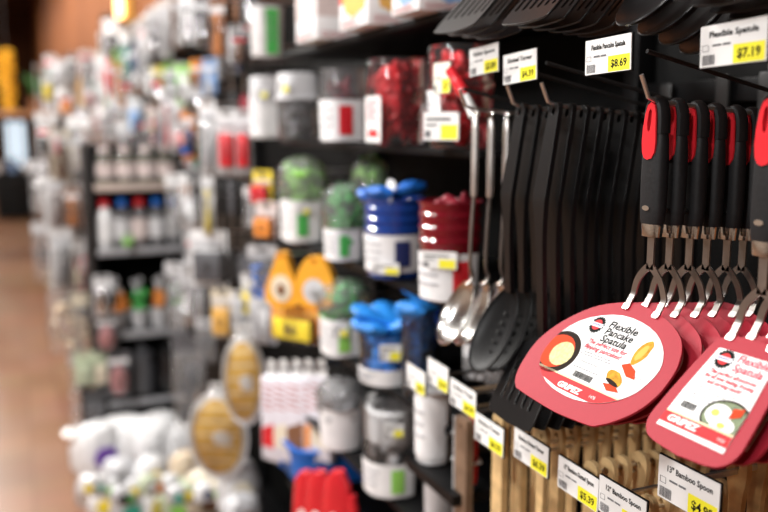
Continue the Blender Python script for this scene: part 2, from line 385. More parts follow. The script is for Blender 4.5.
def emblem(M, x, y, r, pa):
    bm = bmesh.new(); pts = []
    for i in range(36):
        a = 2*PI*i/36; q = r*(1.12 if i % 2 else .92); pts.append((x+q*math.cos(a), y+q*math.sin(a)))
    plate(bm, pts, (), 0, M @ Matrix.Translation((0, 0, .0003))); e = part('emblem', bm, INK, pa)
    bm = bmesh.new(); plate(bm, ell(x, y, r*.64, r*.64), (), 0, M @ Matrix.Translation((0, 0, .0005))); part('emblem_disc', bm, STRIP, pa)
    bm = bmesh.new(); plate(bm, [(x-r*.95, y-r*.26), (x+r*.95, y-r*.26), (x+r*.95, y+r*.22), (x-r*.95, y+r*.22)], (), 0, M @ Matrix.Translation((0, 0, .0007))); part('emblem_band', bm, mat('pale band', (.65, .66, .75), .5), pa)
    bm = bmesh.new(); bars(bm, M, [(x-r*.7+r*.28*k, y-r*.1, r*.17, r*.2) for k in range(5)], .0009); part('emblem_print', bm, mat('navy ink', (.06, .06, .25), .5), pa)
def blob(n, cx, cy, rx, ry, j, seed, rot=0):
    r = random.Random(seed); return [(cx+(p[0]-cx)*(1+r.uniform(-j, j)), cy+(p[1]-cy)*(1+r.uniform(-j, j))) for p in ell(cx, cy, rx, ry, n, 0, rot)]
def pic(name, poly, M, m, pa, z):
    bm = bmesh.new(); plate(bm, poly, (), 0, M @ Matrix.Translation((0, 0, z))); return part(name, bm, m, pa)
def pancake_card(t, o):
    M = LEAN(o) @ Matrix.Translation((0, 0, .0026))
    lab = LABEL1
    bm = bmesh.new(); plate(bm, lab, (), .0006, M); cd = part('label_card', bm, CARD, t, 'round white printed card on the red blade')
    M = M @ Matrix.Translation((-.0065, 0, .0006)); lab = [(x+.0065, y) for x, y in lab]
    D = .0065       # artwork was measured from the blade centre
    st = clip([(-.09, -.0945), (.09, -.0905), (.09, -.1010), (-.04, -.1035), (-.09, -.1035)], lab)
    st = clip([(-.09, -.0925), (.09, -.0925), (.09, -.1055), (-.02, -.1055), (-.055, -.100), (-.09, -.100)], lab)
    pic('red_strip', st, M, STRIP, cd, .0003)
    pic('gold_line', clip([(-.09, -.0905), (.09, -.0905), (.09, -.0925), (-.09, -.0925)], lab), M, mat('gold line', (.75, .6, .35), .5), cd, .0003)
    text('GRIPEZ', .0082, M @ Matrix.Translation((-.022, -.1035, .0003)), CARD, cd, 'lettering', shear=.15, bold=.0004, width=.036)
    text('1478', .0045, M @ Matrix.Translation((.026, -.1015, .0003)), CARD, cd, 'lettering')
    # pan with batter at the left edge
    px_, py_ = -.052, -.071
    pic('pan_rim', clip(ell(px_, py_, .0290, .0250, 40), lab), M, mat('print pan brown black', (.02, .012, .008), .7, spec=.1), cd, .0003)
    pic('pan_inside', clip(ell(px_-.002, py_, .0240, .0195, 40), lab), M, mat('print red', (.62, .06, .02), .7, spec=.1), cd, .0005)
    pic('pancake_picture', ell(px_+.007, py_-.001, .0160, .0140, 30), M, mat('print batter cream', (.62, .56, .28), .7, var=.25, scale=300, spec=.1), cd, .0007)
    emblem(M, -.0275, -.030, .0095, cd)
    for i, s in enumerate(('Flexible', 'Pancake', 'Spatula')):
        text(s, .0108, M @ Matrix.Translation((-.0125+.001*i, -.0285-.0082*i, 0)), INK, cd, 'lettering', shear=.12, width=(.041, .040, .037)[i], bold=.00025)
    text('The perfect size for', .0068, M @ Matrix.Translation((-.0245, -.0505, 0)), REDINK, cd, 'lettering', shear=.25, bold=.00014, width=.057)
    text('flipping pancakes!', .0068, M @ Matrix.Translation((-.0240, -.0565, 0)), REDINK, cd, 'lettering', shear=.25, bold=.00014, width=.054)
    bm = bmesh.new(); bars(bm, M, [(-.020+.0052*k, -.0610, .0042, .0008) for k in range(8)]+[(-.022+.0052*k, -.0638, .0042, .0008) for k in range(9)]+[(-.014+.005*k, -.0712, .004, .0008) for k in range(5)]+[(-.020+.005*k, -.0785, .004, .0008) for k in range(8)])
    part('small_print', bm, GREYINK, cd)
    bm = bmesh.new(); barcode(bm, M, -.012, -.0885, .027, .0065, 22, 3); part('code_print', bm, INK, cd)
    pcm = mat('print pancake', (.55, .27, .03), .7, var=.3, scale=250, spec=.1)
    pic('pancake_picture', blob(16, .0490, -.0420, .0075, .0145, .06, 2, -.2), M, pcm, cd, .0003)
    pic('pancake_picture', blob(14, .0490, -.0425, .0042, .0095, .06, 3, -.2), M, mat('print pancake pale', (.68, .42, .09), .7, spec=.1), cd, .0005)
    pic('spatula_picture', [(.036, -.0600), (.044, -.0555), (.056, -.0605), (.062, -.0690), (.050, -.0690)], M, mat('print red', (.62, .06, .02), .7, spec=.1), cd, .0003)
    bm = bmesh.new(); bars(bm, M, [(.058, -.0665, .016, .0005)]); part('spatula_picture', bm, GREYINK, cd)
    pic('pancake_picture', blob(12, .0390, -.0745, .0135, .0065, .08, 4, -.35), M, pcm, cd, .0003)
    pic('spatula_picture', [(.030, -.0830), (.045, -.0800), (.055, -.0860), (.040, -.0885)], M, mat('print red', (.62, .06, .02), .7, spec=.1), cd, .0005)
    pic('pancake_picture', blob(12, .0400, -.0795, .010, .0022, .05, 5, -.2), M, mat('print pan brown black', (.02, .012, .008), .7, spec=.1), cd, .0006)
def square_card(t, o):
    M = LEAN(o) @ Matrix.Translation((0, 0, .0026))
    lab = [(-.0365, -.0975), (.0365, -.0975), (.0345, -.060), (.029, -.0155), (.027, -.0145), (-.027, -.0145), (-.029, -.0155), (-.0345, -.060)]
    bm = bmesh.new(); plate(bm, lab, (), .0006, M); cd = part('label_card', bm, CARD, t, 'tapering white printed card on the red blade')
    M = M @ Matrix.Translation((0, 0, .0006))
    pic('red_strip', [(-.0365, -.0930), (.0362, -.0930), (.0356, -.0830), (-.0356, -.0830)], M, STRIP, cd, .0003)
    pic('gold_line', [(-.0356, -.083), (.0356, -.083), (.0355, -.0812), (-.0355, -.0812)], M, mat('gold line', (.75, .6, .35), .5), cd, .0003)
    text('GRIPEZ', .0082, M @ Matrix.Translation((-.030, -.0905, .0003)), CARD, cd, 'lettering', shear=.15, bold=.0004, width=.034)
    text('1500', .0040, M @ Matrix.Translation((.024, -.090, .0003)), CARD, cd, 'lettering')
    emblem(M, -.0165, -.0235, .0088, cd)
    text('Flexible', .0100, M @ Matrix.Translation((-.005, -.0225, 0)), mat('rose ink', (.55, .07, .11), .7, spec=.1), cd, 'lettering', shear=.1, bold=.00025, width=.032)
    text('Spatula', .0100, M @ Matrix.Translation((-.004, -.0310, 0)), mat('rose ink', (.55, .07, .11), .7, spec=.1), cd, 'lettering', shear=.1, bold=.00025, width=.030)
    text('The perfect all-purpose', .0052, M @ Matrix.Translation((-.023, -.0380, 0)), REDINK, cd, 'lettering', shear=.25, bold=.00014, width=.048)
    text('for all your baking, frosting', .0052, M @ Matrix.Translation((-.024, -.0430, 0)), REDINK, cd, 'lettering', shear=.25, bold=.00014, width=.051)
    text('and serving needs!', .0052, M @ Matrix.Translation((-.018, -.0480, 0)), REDINK, cd, 'lettering', shear=.25, bold=.00014, width=.036)
    bm = bmesh.new(); bars(bm, M, [(-.022+.005*k, -.0535, .004, .0008) for k in range(8)]+[(-.021+.005*k, -.0565, .004, .0008) for k in range(6)]+[(-.022+.005*k, -.0615, .004, .0008) for k in range(7)]+[(-.021+.005*k, -.0645, .004, .0008) for k in range(4)])
    part('small_print', bm, GREYINK, cd)
    bm = bmesh.new(); barcode(bm, M, -.026, -.0755, .015, .006, 14, 5); part('code_print', bm, INK, cd)
    dk = mat('print pan brown black', (.02, .012, .008), .7, spec=.1)
    ccw = lab
    pic('pan_rim', clip(clip(ell(.019, -.0715, .0235, .0165, 40), [(-.05, -.0812), (.05, -.0812), (.05, 0), (-.05, 0)]), ccw), M, dk, cd, .0003)
    pic('pan_inside', clip(clip(ell(.019, -.0715, .0215, .0145, 40), [(-.05, -.0812), (.05, -.0812), (.05, 0), (-.05, 0)]), ccw), M, mat('print green grey', (.10, .14, .05), .5, var=.5, scale=200), cd, .0005)
    pic('egg_picture', blob(16, .012, -.0700, .0130, .0092, .06, 8), M, CARD, cd, .0007)
    pic('egg_picture', clip(blob(16, .021, -.0775, .0120, .0070, .06, 9), [(-.05, -.0812), (.05, -.0812), (.05, 0), (-.05, 0)]), M, CARD, cd, .0008)
    pic('yolk_picture', ell(.0085, -.0695, .0040, .0032, 16), M, YEL, cd, .0010)
    pic('yolk_picture', ell(.0200, -.0780, .0040, .0026, 16), M, YEL, cd, .0010)
    pic('spatula_picture', [(.022, -.071), (.0315, -.066), (.0315, -.0585), (.022, -.0615)], M, mat('print red', (.62, .06, .02), .7, spec=.1), cd, .0010)
HO = (.0035, .0, -.1935)
def bev_blade(o):
    md = o.modifiers.new('edge', 'BEVEL'); md.width = .0009; md.segments = 2; md.limit_method = 'ANGLE'; md.angle_limit = math.radians(50)
def spat(label, loc, outline, card, group):
    t = thing('pancake_spatula' if outline is HEAD1 else 'square_spatula', label, 'spatula', loc, group)
    sp_handle(t); fork(t)
    o = (-.005, .006, -.1902) if outline is HEAD1 else (-.005, -.0045, -.1892)
    bm = bmesh.new(); plate(bm, outline, (), .0026, LEAN(o)); bev_blade(part('blade', bm, REDS, t, ang=50))
    if card: card(t, o)
    return t
HK = lambda X: topz-.09*(X-.54)*.9
s0 = spat('front red pancake spatula, round blade with pancake card facing the aisle', (.550, .633, HK(.55)), HEAD1, pancake_card, 'red pancake spatulas')
for k in range(1, 6):
    X = .550+.0235*k; s = None
    dup(s0, (X, .633+R.uniform(-.002, .002), HK(X)), ORD[k]+' red pancake spatula counted back from the aisle on its hook', 'red pancake spatulas')
s1 = spat('front red square-bladed spatula with fried egg card at the right edge', (.550, .500, HK(.55)), HEAD2, square_card, 'square red spatulas')
for k in range(1, 4):
    X = .550+.0235*k
    dup(s1, (X, .500, HK(X)), ORD[k]+' red square-bladed spatula counted back behind the fried egg card', 'square red spatulas')

# ------------------------------------------------------------------ black nylon utensils
def bev(o, w):
    md = o.modifiers.new('edge', 'BEVEL'); md.width = w; md.segments = 2; md.limit_method = 'ANGLE'; md.angle_limit = math.radians(50); md.harden_normals = False
    return o
def blk_handle(t, zoff=0, length=.20, m=BLK):
    prof = [(.010, .004), (.007, .0075), (0, .0092), (-.05, .0108), (-.085, .0118), (-.098, .0116), (-.125, .0082), (-.16, .0062), (-length, .0060)]
    pr = curve([(z, w, 0) for z, w in prof], 3)
    out = [(v.y, v.x) for v in pr]+[(-v.y, v.x) for v in pr[::-1]]
    hole = ell(0, 0, .0035, .0045, 10)
    def bend(v):
        z = v.y; x = (z*.17 if z > -.095 else -.0162+(z+.095)*-.05)
        return Vector((v.x, v.y, v.z-x))
    bm = bmesh.new(); plate(bm, out, [hole], .0062, AISLE((.003, 0, 0)), bend); return bev(part('handle', bm, m, t, ang=50), .0013)
def turner_head(t, zt, x0, w=.082, l=.10, m=BLK, slots=5, name='slotted_head', tilt=TILT):
    out = smooth([(0, 0), (.008, 0), (.014, -.006), (w*.36, -.02), (w*.46, -.035), (w*.5, -l*.8), (w*.49, -l*.94), (w*.43, -l), (0, -l*1.03)], 3)
    hs = []
    for k in range(slots):
        x = (k-(slots-1)/2)*w*.155; hs.append(rrect(x, -l*.56, .0052, l*.50, .0024, 3))
    bm = bmesh.new(); plate(bm, out, hs, .0024, LEAN((x0, 0, zt), tilt), lambda v: Vector((v.x, v.y, v.z+.25*v.x*v.x/.04*.1))); bev(part(name, bm, m, t, ang=50), .0007)
def spoon_head(t, zt, x0, w, l, dep, m, holes=0, tilt=TILT, name='bowl'):
    bm = bmesh.new(); M = LEAN((x0, 0, zt), tilt); rings = []; n = 28
    for a, d in ((1.0, 0), (.97, -.0015), (.85, -.45*dep), (.6, -.8*dep), (.3, -.97*dep), (.02, -dep)):
        rings.append([(a*w/2*math.cos(2*PI*i/n)*(1-.12*math.sin(2*PI*i/n)), -l/2+a*l/2*math.sin(2*PI*i/n), d) for i in range(n)])
    loft(bm, rings, M, cap=False)
    bm.faces.new([v for v in bm.verts][-n:])
    bmesh.ops.recalc_face_normals(bm, faces=bm.faces[:])
    bmesh.ops.solidify(bm, geom=bm.faces[:], thickness=.0012)
    b = part(name, bm, m, t, ang=60)
    if holes:
        bm = bmesh.new()
        for k in range(holes):
            v = -l*.30-l*.42*k/(holes-1); q = 1-abs(k-(holes-1)/2)/(holes)
            dd = -dep*(1-((v+l/2)/(l/2))**2)*.80+.0016
            plate(bm, ell(0, v, .0028*(.6+q*.6), .0028*(.6+q*.6), 12), (), 0, M @ Matrix.Translation((0, 0, dd)))
        part('hole', bm, mat('deep black', (.002, .002, .002), .9), b)
def black_turner(label, loc, group):
    t = thing('black_turner', label, 'turner', loc, group)
    blk_handle(t, length=.252); turner_head(t, -.250, -.003, .090, .105, tilt=math.radians(26)); return t
def black_spoon(label, loc, group):
    t = thing('perforated_spoon', label, 'spoon', loc, group)
    blk_handle(t, length=.212); spoon_head(t, -.205, -.006, .074, .112, .009, BLKS, 5, math.radians(27)); return t
t0 = black_turner('front black slotted turner of the long row, broad flat handle facing the aisle', (.546, .79, HK(.546)), 'long row of black turners')
for k in range(1, 13):
    X = .546+.0178*k; dup(t0, (X, .79+R.uniform(-.003, .003), HK(X)+R.uniform(-.001, .001)), ORD[k]+' black slotted turner counted back from the aisle in the long row', 'long row of black turners')
t0 = black_spoon('front black perforated spoon, oval bowl with a line of holes', (.546, .858, HK(.546)), 'black perforated spoons')
for k in range(1, 4):
    X = .546+.0190*k; dup(t0, (X, .858, HK(X)), ORD[k]+' black perforated spoon nested behind the front oval bowl', 'black perforated spoons')
# polished steel ladles left of them
def steel_spoon(label, loc):
    t = thing('steel_ladle', label, 'ladle', loc, 'polished steel ladles')
    bm = bmesh.new(); tube(bm, [(0, .0035*math.cos(a), .0035*math.sin(a)) for a in [2*PI*i/12 for i in range(13)]], .0012, 6); part('hanging_loop', bm, CHROME, t)
    bm = bmesh.new(); loft(bm, [sring(z, .0036*q, .0058*q, 14, 2.5) for z, q in ((-.004, .5), (-.007, .9), (-.02, 1), (-.06, 1.05), (-.102, 1), (-.106, .8))]); part('handle', bm, mat('satin steel', (.72, .70, .68), .42, 1), t)
    bm = bmesh.new(); tube(bm, curve([(0, 0, -.105), (-.003, 0, -.15), (-.004, 0, -.195), (0, 0, -.212), (-.008, 0, -.222)], 4), .0026, 8); part('neck', bm, STEEL, t)
    spoon_head(t, -.216, -.004, .066, .092, .014, CHROME, 0, math.radians(27)); return t
hook(.965, topz+.005, .535, 1.545, 'wire hook carrying the polished steel ladles', 'upper wire hooks')
t0 = steel_spoon('front polished steel ladle with shiny bowl, nearest the aisle', (.545, .965, HK(.545)))
for k in range(1, 3): dup(t0, (.545+.021*k, .965-.004*k, HK(.545+.021*k)), ('middle', 'rear')[k-1]+' polished steel ladle of the three on one hook')

# upper row: heads of big black tools hanging from above the frame
def top_tool(kind, Y, n, X0, z0, label, group, w=.095, l=.10, sp=.020, slots=6, m=BLK, drop=.08):
    hook(Y, z0+.006, X0-.006, z0+.05, 'wire hook above the frame carrying '+group, 'topmost wire hooks', drop*1.1)
    t = thing(kind, 'front '+label, 'turner' if 'turner' in kind else 'spoon', (X0, Y, z0), group)
    blk_handle(t, length=.22, m=m)
    if kind == 'solid_spoon': spoon_head(t, -.216, -.010, w, l, .014, m)
    else: turner_head(t, -.218, -.010, w, l, m, slots)
    for k in range(1, n): dup(t, (X0+sp*k, Y, z0-drop*sp*k), ORD[k]+' '+label+' from the front', group)
GREYN = mat('charcoal nylon', (.016, .0155, .0155), .45, var=.1, spec=.3)
top_tool('slotted_turner', .915, 4, .575, 1.911, 'charcoal slotted turner, top left of the black tools', 'the charcoal slotted turners', .105, .115, m=GREYN)
top_tool('slotted_turner', .78, 6, .575, 1.896, 'black slotted turner above the slanted price tags', 'the black slotted turners', .09, .10)
top_tool('solid_spoon', .600, 4, .560, 1.872, 'large black solid spoon in the top row', 'the large black solid spoons', .066, .10, .024, drop=.30)
top_tool('slotted_turner', .515, 4, .560, 1.880, 'rounded black turner above the $7.19 tag', 'the rounded black turners', .075, .09, .02, 2, drop=.2)
top_tool('slotted_turner', .462, 3, .555, 1.890, 'black turner in the top right corner', 'the corner black turners', .07, .085, .02, 3, drop=.2)

# ------------------------------------------------------------------ bamboo tools on the low hooks
def wood_tool(label, loc, group, kind, m=BAMB, L=.30):
    t = thing(kind, label, 'spoon' if 'spoon' in kind else 'turner', loc, group)
    if kind == 'bamboo_spoon': prof = [(.014, .002), (.0125, .0075), (.007, .0112), (-.001, .0125), (-.012, .0115), (-.03, .0085), (-.06, .0072), (-.14, .0065), (-L+.08, .008)]; th = .0062
    else: prof = [(.012, .007), (.010, .0105), (0, .0125), (-.06, .0125), (-.14, .0125), (-L+.08, .013)]; th = .010
    pr = curve([(z, w, 0) for z, w in prof], 3)
    out = [(v.y, v.x) for v in pr]+[(-v.y, v.x) for v in pr[::-1]]
    bm = bmesh.new(); plate(bm, out, [ell(0, 0, .0030, .0030, 10)], th, AISLE((th/2, 0, 0))); bev(part('handle', bm, m, t, ang=60), .0016)
    if kind == 'bamboo_spoon': spoon_head(t, -L+.082, 0, .052, .09, .007, m, 0, math.radians(8))
    else:
        bm = bmesh.new(); plate(bm, smooth([(0, 0), (.014, -.002), (.028, -.025), (.030, -.085), (0, -.088)]), [], .006, LEAN((.003, 0, -L+.085), math.radians(6))); part('flat_head', bm, m, t)
    return t
LOWH = [(.72, (578, 483), '12" Bamboo Slotted Spoon', '$5.39', 'white price tag reading $5.39 on the low bamboo hooks'),
        (.81, (531, 452), 'Bamboo Slotted Turner', '$6.39', 'white price tag reading $6.39 below the round red blade'),
        (.905, (489, 434), 'Bamboo Turner', '$4.39', 'white price tag over the flat bamboo turners, left of the $6.39 tag'),
        (.985, (463, 398), 'Bamboo Tongs', '$4.99', 'white price tag above the brown boards, below the steel ladles'),
        (1.052, (438, 375), None, '$3.99', 'rear slanted tag of the pair beside the blue scoop tub'),
        (1.117, (416, 379), None, '$3.49', 'front slanted tag of the pair, farthest left of the low tags')]
for Y, q, ti, pr, lb in LOWH:
    p = atX(q[0], q[1], .528); price_tag(p, lb, ti, pr, .070 if Y < 1 else .062, .036, lean=-.02)
    if Y < 1: hook(Y, 1.118, .54, p.z, 'low wire hook behind the tag priced '+pr, 'low wire hooks', 0, stub=False)
    else:
        a = thing('tag_arm', 'thin dark arm holding the slanted tag priced '+pr, 'tag arm', (.86, p.y, p.z), 'tag arms')
        bm = bmesh.new(); tube(bm, [(0, 0, 0), (-.33, 0, 0)], .002, 6); part('wire', bm, HOOKB, a)
p = atX(688, 490, .528); price_tag(p, 'white price tag for bamboo spoons at bottom right under the square red blade', '13" Bamboo Spoon', '$4.99', .074, .040)
hook(.558, 1.185, .54, p.z, 'low wire hook behind the bottom right bamboo spoon tag', 'low wire hooks', 0, stub=False)
p = atX(622, 506, .528); price_tag(p, 'white price tag half cut off by the bottom edge of the picture', '12" Bamboo Spoon', '$4.79', .07, .038)
hook(.655, 1.108, .54, p.z, 'low wire hook at the bottom edge behind the half cut tag', 'low wire hooks', 0, stub=False)
def wstack(Y, z, X0, n, sp, kind, what, m=BAMB, L=.30):
    t = wood_tool('front '+what, (X0, Y, z), 'row of '+what, kind, m, L)
    for k in range(1, n): dup(t, (X0+sp*k, Y+R.uniform(-.003, .003), z+R.uniform(-.002, .002)), ORD[k]+' '+what+', from the aisle', 'row of '+what)
wstack(.715, 1.127, .556, 8, .0215, 'bamboo_spoon', 'bamboo spoon under the wide $5.39 tag')
wstack(.81, 1.136, .556, 9, .0225, 'bamboo_spoon', 'bamboo spoon below the round red blade', BAMB)
wstack(.905, 1.121, .556, 4, .030, 'bamboo_turner', 'flat bamboo turner left of all the spoons', L=.33)
wstack(.558, 1.188, .60, 7, .024, 'bamboo_spoon', 'bamboo spoon in the bottom right corner', BAMBD)
wstack(.655, 1.111, .556, 6, .024, 'bamboo_spoon', 'bamboo spoon at the bottom edge between two tags', BAMB)
# brown boards with grey edge and the red tool tied with white twist
def slab(px, py0, py1, X, w, th, m, name, label, cat, edge=None):
    p = atX(px, py0, X); h = .34
    t = thing(name, label, cat, (X, p.y, p.z))
    bm = bmesh.new(); plate(bm, rrect(0, -h/2, w, h, .006), [ell(0, -.012, .004, .004, 10)], th, AISLE((th, 0, 0))); part('board', bm, m, t)
    if edge:
        bm = bmesh.new(); box(bm, (th/2, w/2+.002, -h/2), (th*1.2, .004, h*.98)); part('edge_strip', bm, edge, t)
    return t
slab(461, 418, 512, .575, .034, .012, mat('brown wood', (.20, .125, .08), .5, var=.25), 'wooden_board', 'brown wooden board with grey edge hanging left of the bamboo turners', 'board', pal('grey'))
t = thing('red_tool', 'red tool with white twist ties hanging beside the brown board', 'tool', atX(474, 412, .60))
bm = bmesh.new(); loft(bm, [sring(z, .006, w, 14) for z, w in ((0, .006), (-.02, .010), (-.06, .009), (-.09, .011), (-.11, .006))]); part('grip', bm, REDG, t)
for z in (-.035, -.075):
    bm = bmesh.new(); tube(bm, [(.011*math.cos(a), .014*math.sin(a), z+.002*math.sin(3*a)) for a in [2*PI*i/14 for i in range(15)]]+[(-.02, .03, z-.004)], .0018, 6); part('twist_tie', bm, CARD, t)
bm = bmesh.new(); plate(bm, rrect(-.006, -.10, .022, .034, .003), (), .001, AISLE((-.013, 0, 0))); part('paper_tag', bm, CARD, t)
bm = bmesh.new(); plate(bm, rrect(-.006, -.104, .014, .008, .001), (), .0006, AISLE((-.0145, 0, 0))); part('printed_mark', bm, STRIP, t)
hook(t.location.y, t.location.z, .585, t.location.z+.03, 'low wire hook carrying the red tool with twist ties', 'low wire hooks', 0, stub=False)

# ------------------------------------------------------------------ tubs and boxes on the shelves
def lumps(bm, n, rx, ry, z0, z1, s, seed, flat=.6):
    r = random.Random(seed)
    for _ in range(n):
        a = r.uniform(0, 2*PI); q = math.sqrt(r.random())
        M = Matrix.Translation((q*rx*math.cos(a), q*ry*math.sin(a), r.uniform(z0, z1))) @ Matrix.Rotation(r.uniform(0, 6), 4, Vector((r.random()-.5, r.random()-.5, r.random()-.5)).normalized()) @ Matrix.Diagonal((s*r.uniform(.8, 1.3), s*r.uniform(.5, .9), s*flat*r.uniform(.5, .9), 1))
        bmesh.ops.create_icosphere(bm, subdivisions=2, radius=1, matrix=M)
def band(bm, r, z0, z1, a0, a1, p, off=.0008, n=22, tap=1.0):
    L = []
    for k in range(n+1):
        t = math.radians(a0+(a1-a0)*k/n); c, s = math.cos(t), math.sin(t)
        x = math.copysign(abs(c)**(2/p), c); y = math.copysign(abs(s)**(2/p), s)
        L.append(((r+off)*x, (r+off)*y))
    lo = [bm.verts.new((x*tap, y*tap, z0)) for x, y in L]; hi = [bm.verts.new((x, y, z1)) for x, y in L]
    for i in range(n): bm.faces.new((lo[i], lo[i+1], hi[i+1], hi[i]))
def locate(px0, px1, X):
    pc = (px0+px1)/2; q = atX(pc, 200, X); return q.y, (px1-px0)/F*depth((X, q.y, 1.45))
def tub(px0, px1, zb, zt, name, label, cat, body=CLEAR, content=None, lid=None, lidm=CLEAR, rings=0, lab=None, p=3.6, seed=1, sticker=None, X=.565, group=None, top=None, n=26, extra=None):
    y, w = locate(px0, px1, X); r = w/2*1.0; h = zt-zb
    pc = (px0+px1)/2; d = ray(pc, 200); k = (X+r*.9)/d.x
    t = thing(name, label, cat, (X+r, d.y*k, zb), group); bh = h*(.60 if lid == 'deep' else .93 if lid == 'flat' else 1)
    bm = bmesh.new(); pr = [(r*.86, .0015), (r*.9, .004), (r*.985, bh-.006), (r*1.02, bh-.004), (r*1.02, bh)]
    if rings:
        pr = [(r*.84, .0015), (r*.88, .004), (r*.93, h*.55)]
        for q in range(rings): z = h*(.60+.38*q/rings); pr += [(r*1.0, z), (r*1.0, z+.004), (r*.965, z+.006), (r*.965, z+h*.38/rings-.004)]
        pr += [(r*1.02, h-.003), (r*1.02, h)]
    loft(bm, [sring(z, q, q, 32, p) for q, z in pr], None, cap=False); bm.faces.new([v for v in bm.verts][:32][::-1])
    part('tub_body', bm, body, t)
    if content:
        bm = bmesh.new(); lumps(bm, n, r*.62, r*.62, h*.12, bh*.86 if lid != 'deep' else h*.88, r*.36, seed); part('contents', bm, pal(content) if isinstance(content, str) else content, t)
    if lid:
        bm = bmesh.new()
        if lid == 'deep': pr = [(r*1.03, bh), (r*1.03, bh+.006), (r*.96, bh+.008), (r*.93, h-.008), (r*.90, h-.002), (r*.5, h)]
        elif lid == 'dome': pr = [(r*1.03, bh), (r*1.0, bh+h*.1), (r*.8, bh+h*.3), (r*.4, bh+h*.4), (r*.05, bh+h*.42)]
        else: pr = [(r*1.05, bh-.004), (r*1.05, h-.003), (r*1.02, h), (r*.3, h)]
        loft(bm, [sring(z, q, q, 32, p) for q, z in pr], None, cap=False); bm.faces.new([v for v in bm.verts][-32:])
        part('lid', bm, lidm, t)
    if lab:
        c, z0, z1, a0, a1 = lab; bm = bmesh.new(); band(bm, r*.985, h*z0, h*z1, a0, a1, p, .0012, tap=.95)
        lb = part('label_band', bm, pal(c), t)
        bm = bmesh.new(); rr = random.Random(seed+5)
        for q in range(3):
            z = h*(z1-(z1-z0)*(.22+.2*q)); band(bm, r*.985, z-.0032, z, a0+(a1-a0)*.12, a0+(a1-a0)*rr.uniform(.40, .5), p, .0024, 8, .995)
        part('label_print', bm, mat('pale grey ink', (.34, .34, .36), .7), lb)
        if extra:
            bm = bmesh.new(); band(bm, r*.985, h*(z0+(z1-z0)*.15), h*(z0+(z1-z0)*.85), a0+(a1-a0)*.66, a0+(a1-a0)*.84, p, .0024, 8, .985); part('label_picture', bm, pal(extra), lb)
    if sticker:
        a, z, ww, hh = sticker; a = math.radians(a); c, s = math.cos(a), math.sin(a)
        q = Vector((math.copysign(abs(c)**(2/p), c), math.copysign(abs(s)**(2/p), s), 0))*(r*1.03); nrm = Vector((c, s, 0))
        M = frame((q.x+nrm.x*.004, q.y+nrm.y*.004, h*z), (-nrm.y*-1*-1, nrm.x, 0), (0, 0, 1))
        bm = bmesh.new(); plate(bm, rrect(0, 0, ww, hh, .002), (), .001, M); st = part('price_sticker', bm, PAPER, t)
        bm = bmesh.new(); bars(bm, M, [(0, -hh*.45, ww*.46, hh*.5)], .0014); part('price_block', bm, YEL, st)
        bm = bmesh.new(); bars(bm, M, [(-ww*.42, hh*.2, ww*.7, hh*.1), (-ww*.42, 0, ww*.3, hh*.08), (-ww*.45, -hh*.4, ww*.16, hh*.25)], .0014); part('label_print', bm, GREYINK, st)
    if top: top(t, r, h)
    return t
def zat(px, py, X=.56): return atX(px, py, X).z
# top shelf
def cbox(px0, px1, py0, zb, label, cat, cols, name='carton', X=.565, D=.10, seed=1):
    y, w = locate(px0, px1, X); zt = zat((px0+px1)/2, py0, X); h = zt-zb; w *= 1.6; w = min(w, .15)
    t = thing(name, label, cat, (X+D/2, y, zb+.0008))
    bm = bmesh.new(); box(bm, (0, 0, h/2), (D, w, h), .002); part('box_body', bm, pal(cols[0]), t)
    r = random.Random(seed)
    for M, ww in ((AISLE((-D/2-.0004, 0, h/2)), w), (frame((0, -w/2-.0004, h/2), (1, 0, 0), (0, 0, 1)), D)):
        bm = bmesh.new(); plate(bm, [(-ww*.48, -h*.1), (ww*.48, -h*.1), (ww*.48, h*.3), (-ww*.48, h*.45)], (), 0, M); part('printed_panel', bm, pal(cols[1]), t)
        if len(cols) > 2:
            bm = bmesh.new(); plate(bm, blob(18, ww*.05, -h*.02, ww*.40, h*.32, .12, seed), (), 0, M @ Matrix.Translation((0, 0, .0004))); part('product_picture', bm, pal(cols[2]), t)
        bm = bmesh.new(); bars(bm, M, [(-ww*.4, -h*(.38+.04*k), ww*r.uniform(.4, .8), h*.015) for k in range(3)]); part('label_print', bm, mat('dull red ink', (.5, .18, .18), .5), t)
    return t
tub(252, 285, 1.668, 1.79, 'lidded_tub', 'white tub with green edge at the left end of the top shelf', 'tub', pal('white'), None, None, lab=('green', .05, .95, 262, 286), seed=3)
cbox(288, 328, -15, 1.668, 'whitish carton with dull red print on the top shelf', 'carton', ['white', 'pinkish'], seed=2)
cbox(330, 378, -40, 1.668, 'food photo carton in red and orange on the top shelf', 'carton', ['white', 'red', 'gold'], seed=4)
cbox(384, 424, -40, 1.668, 'pale carton with blue foot at the right end of the top shelf', 'carton', ['white', 'lgrey', 'lblue'], seed=5)
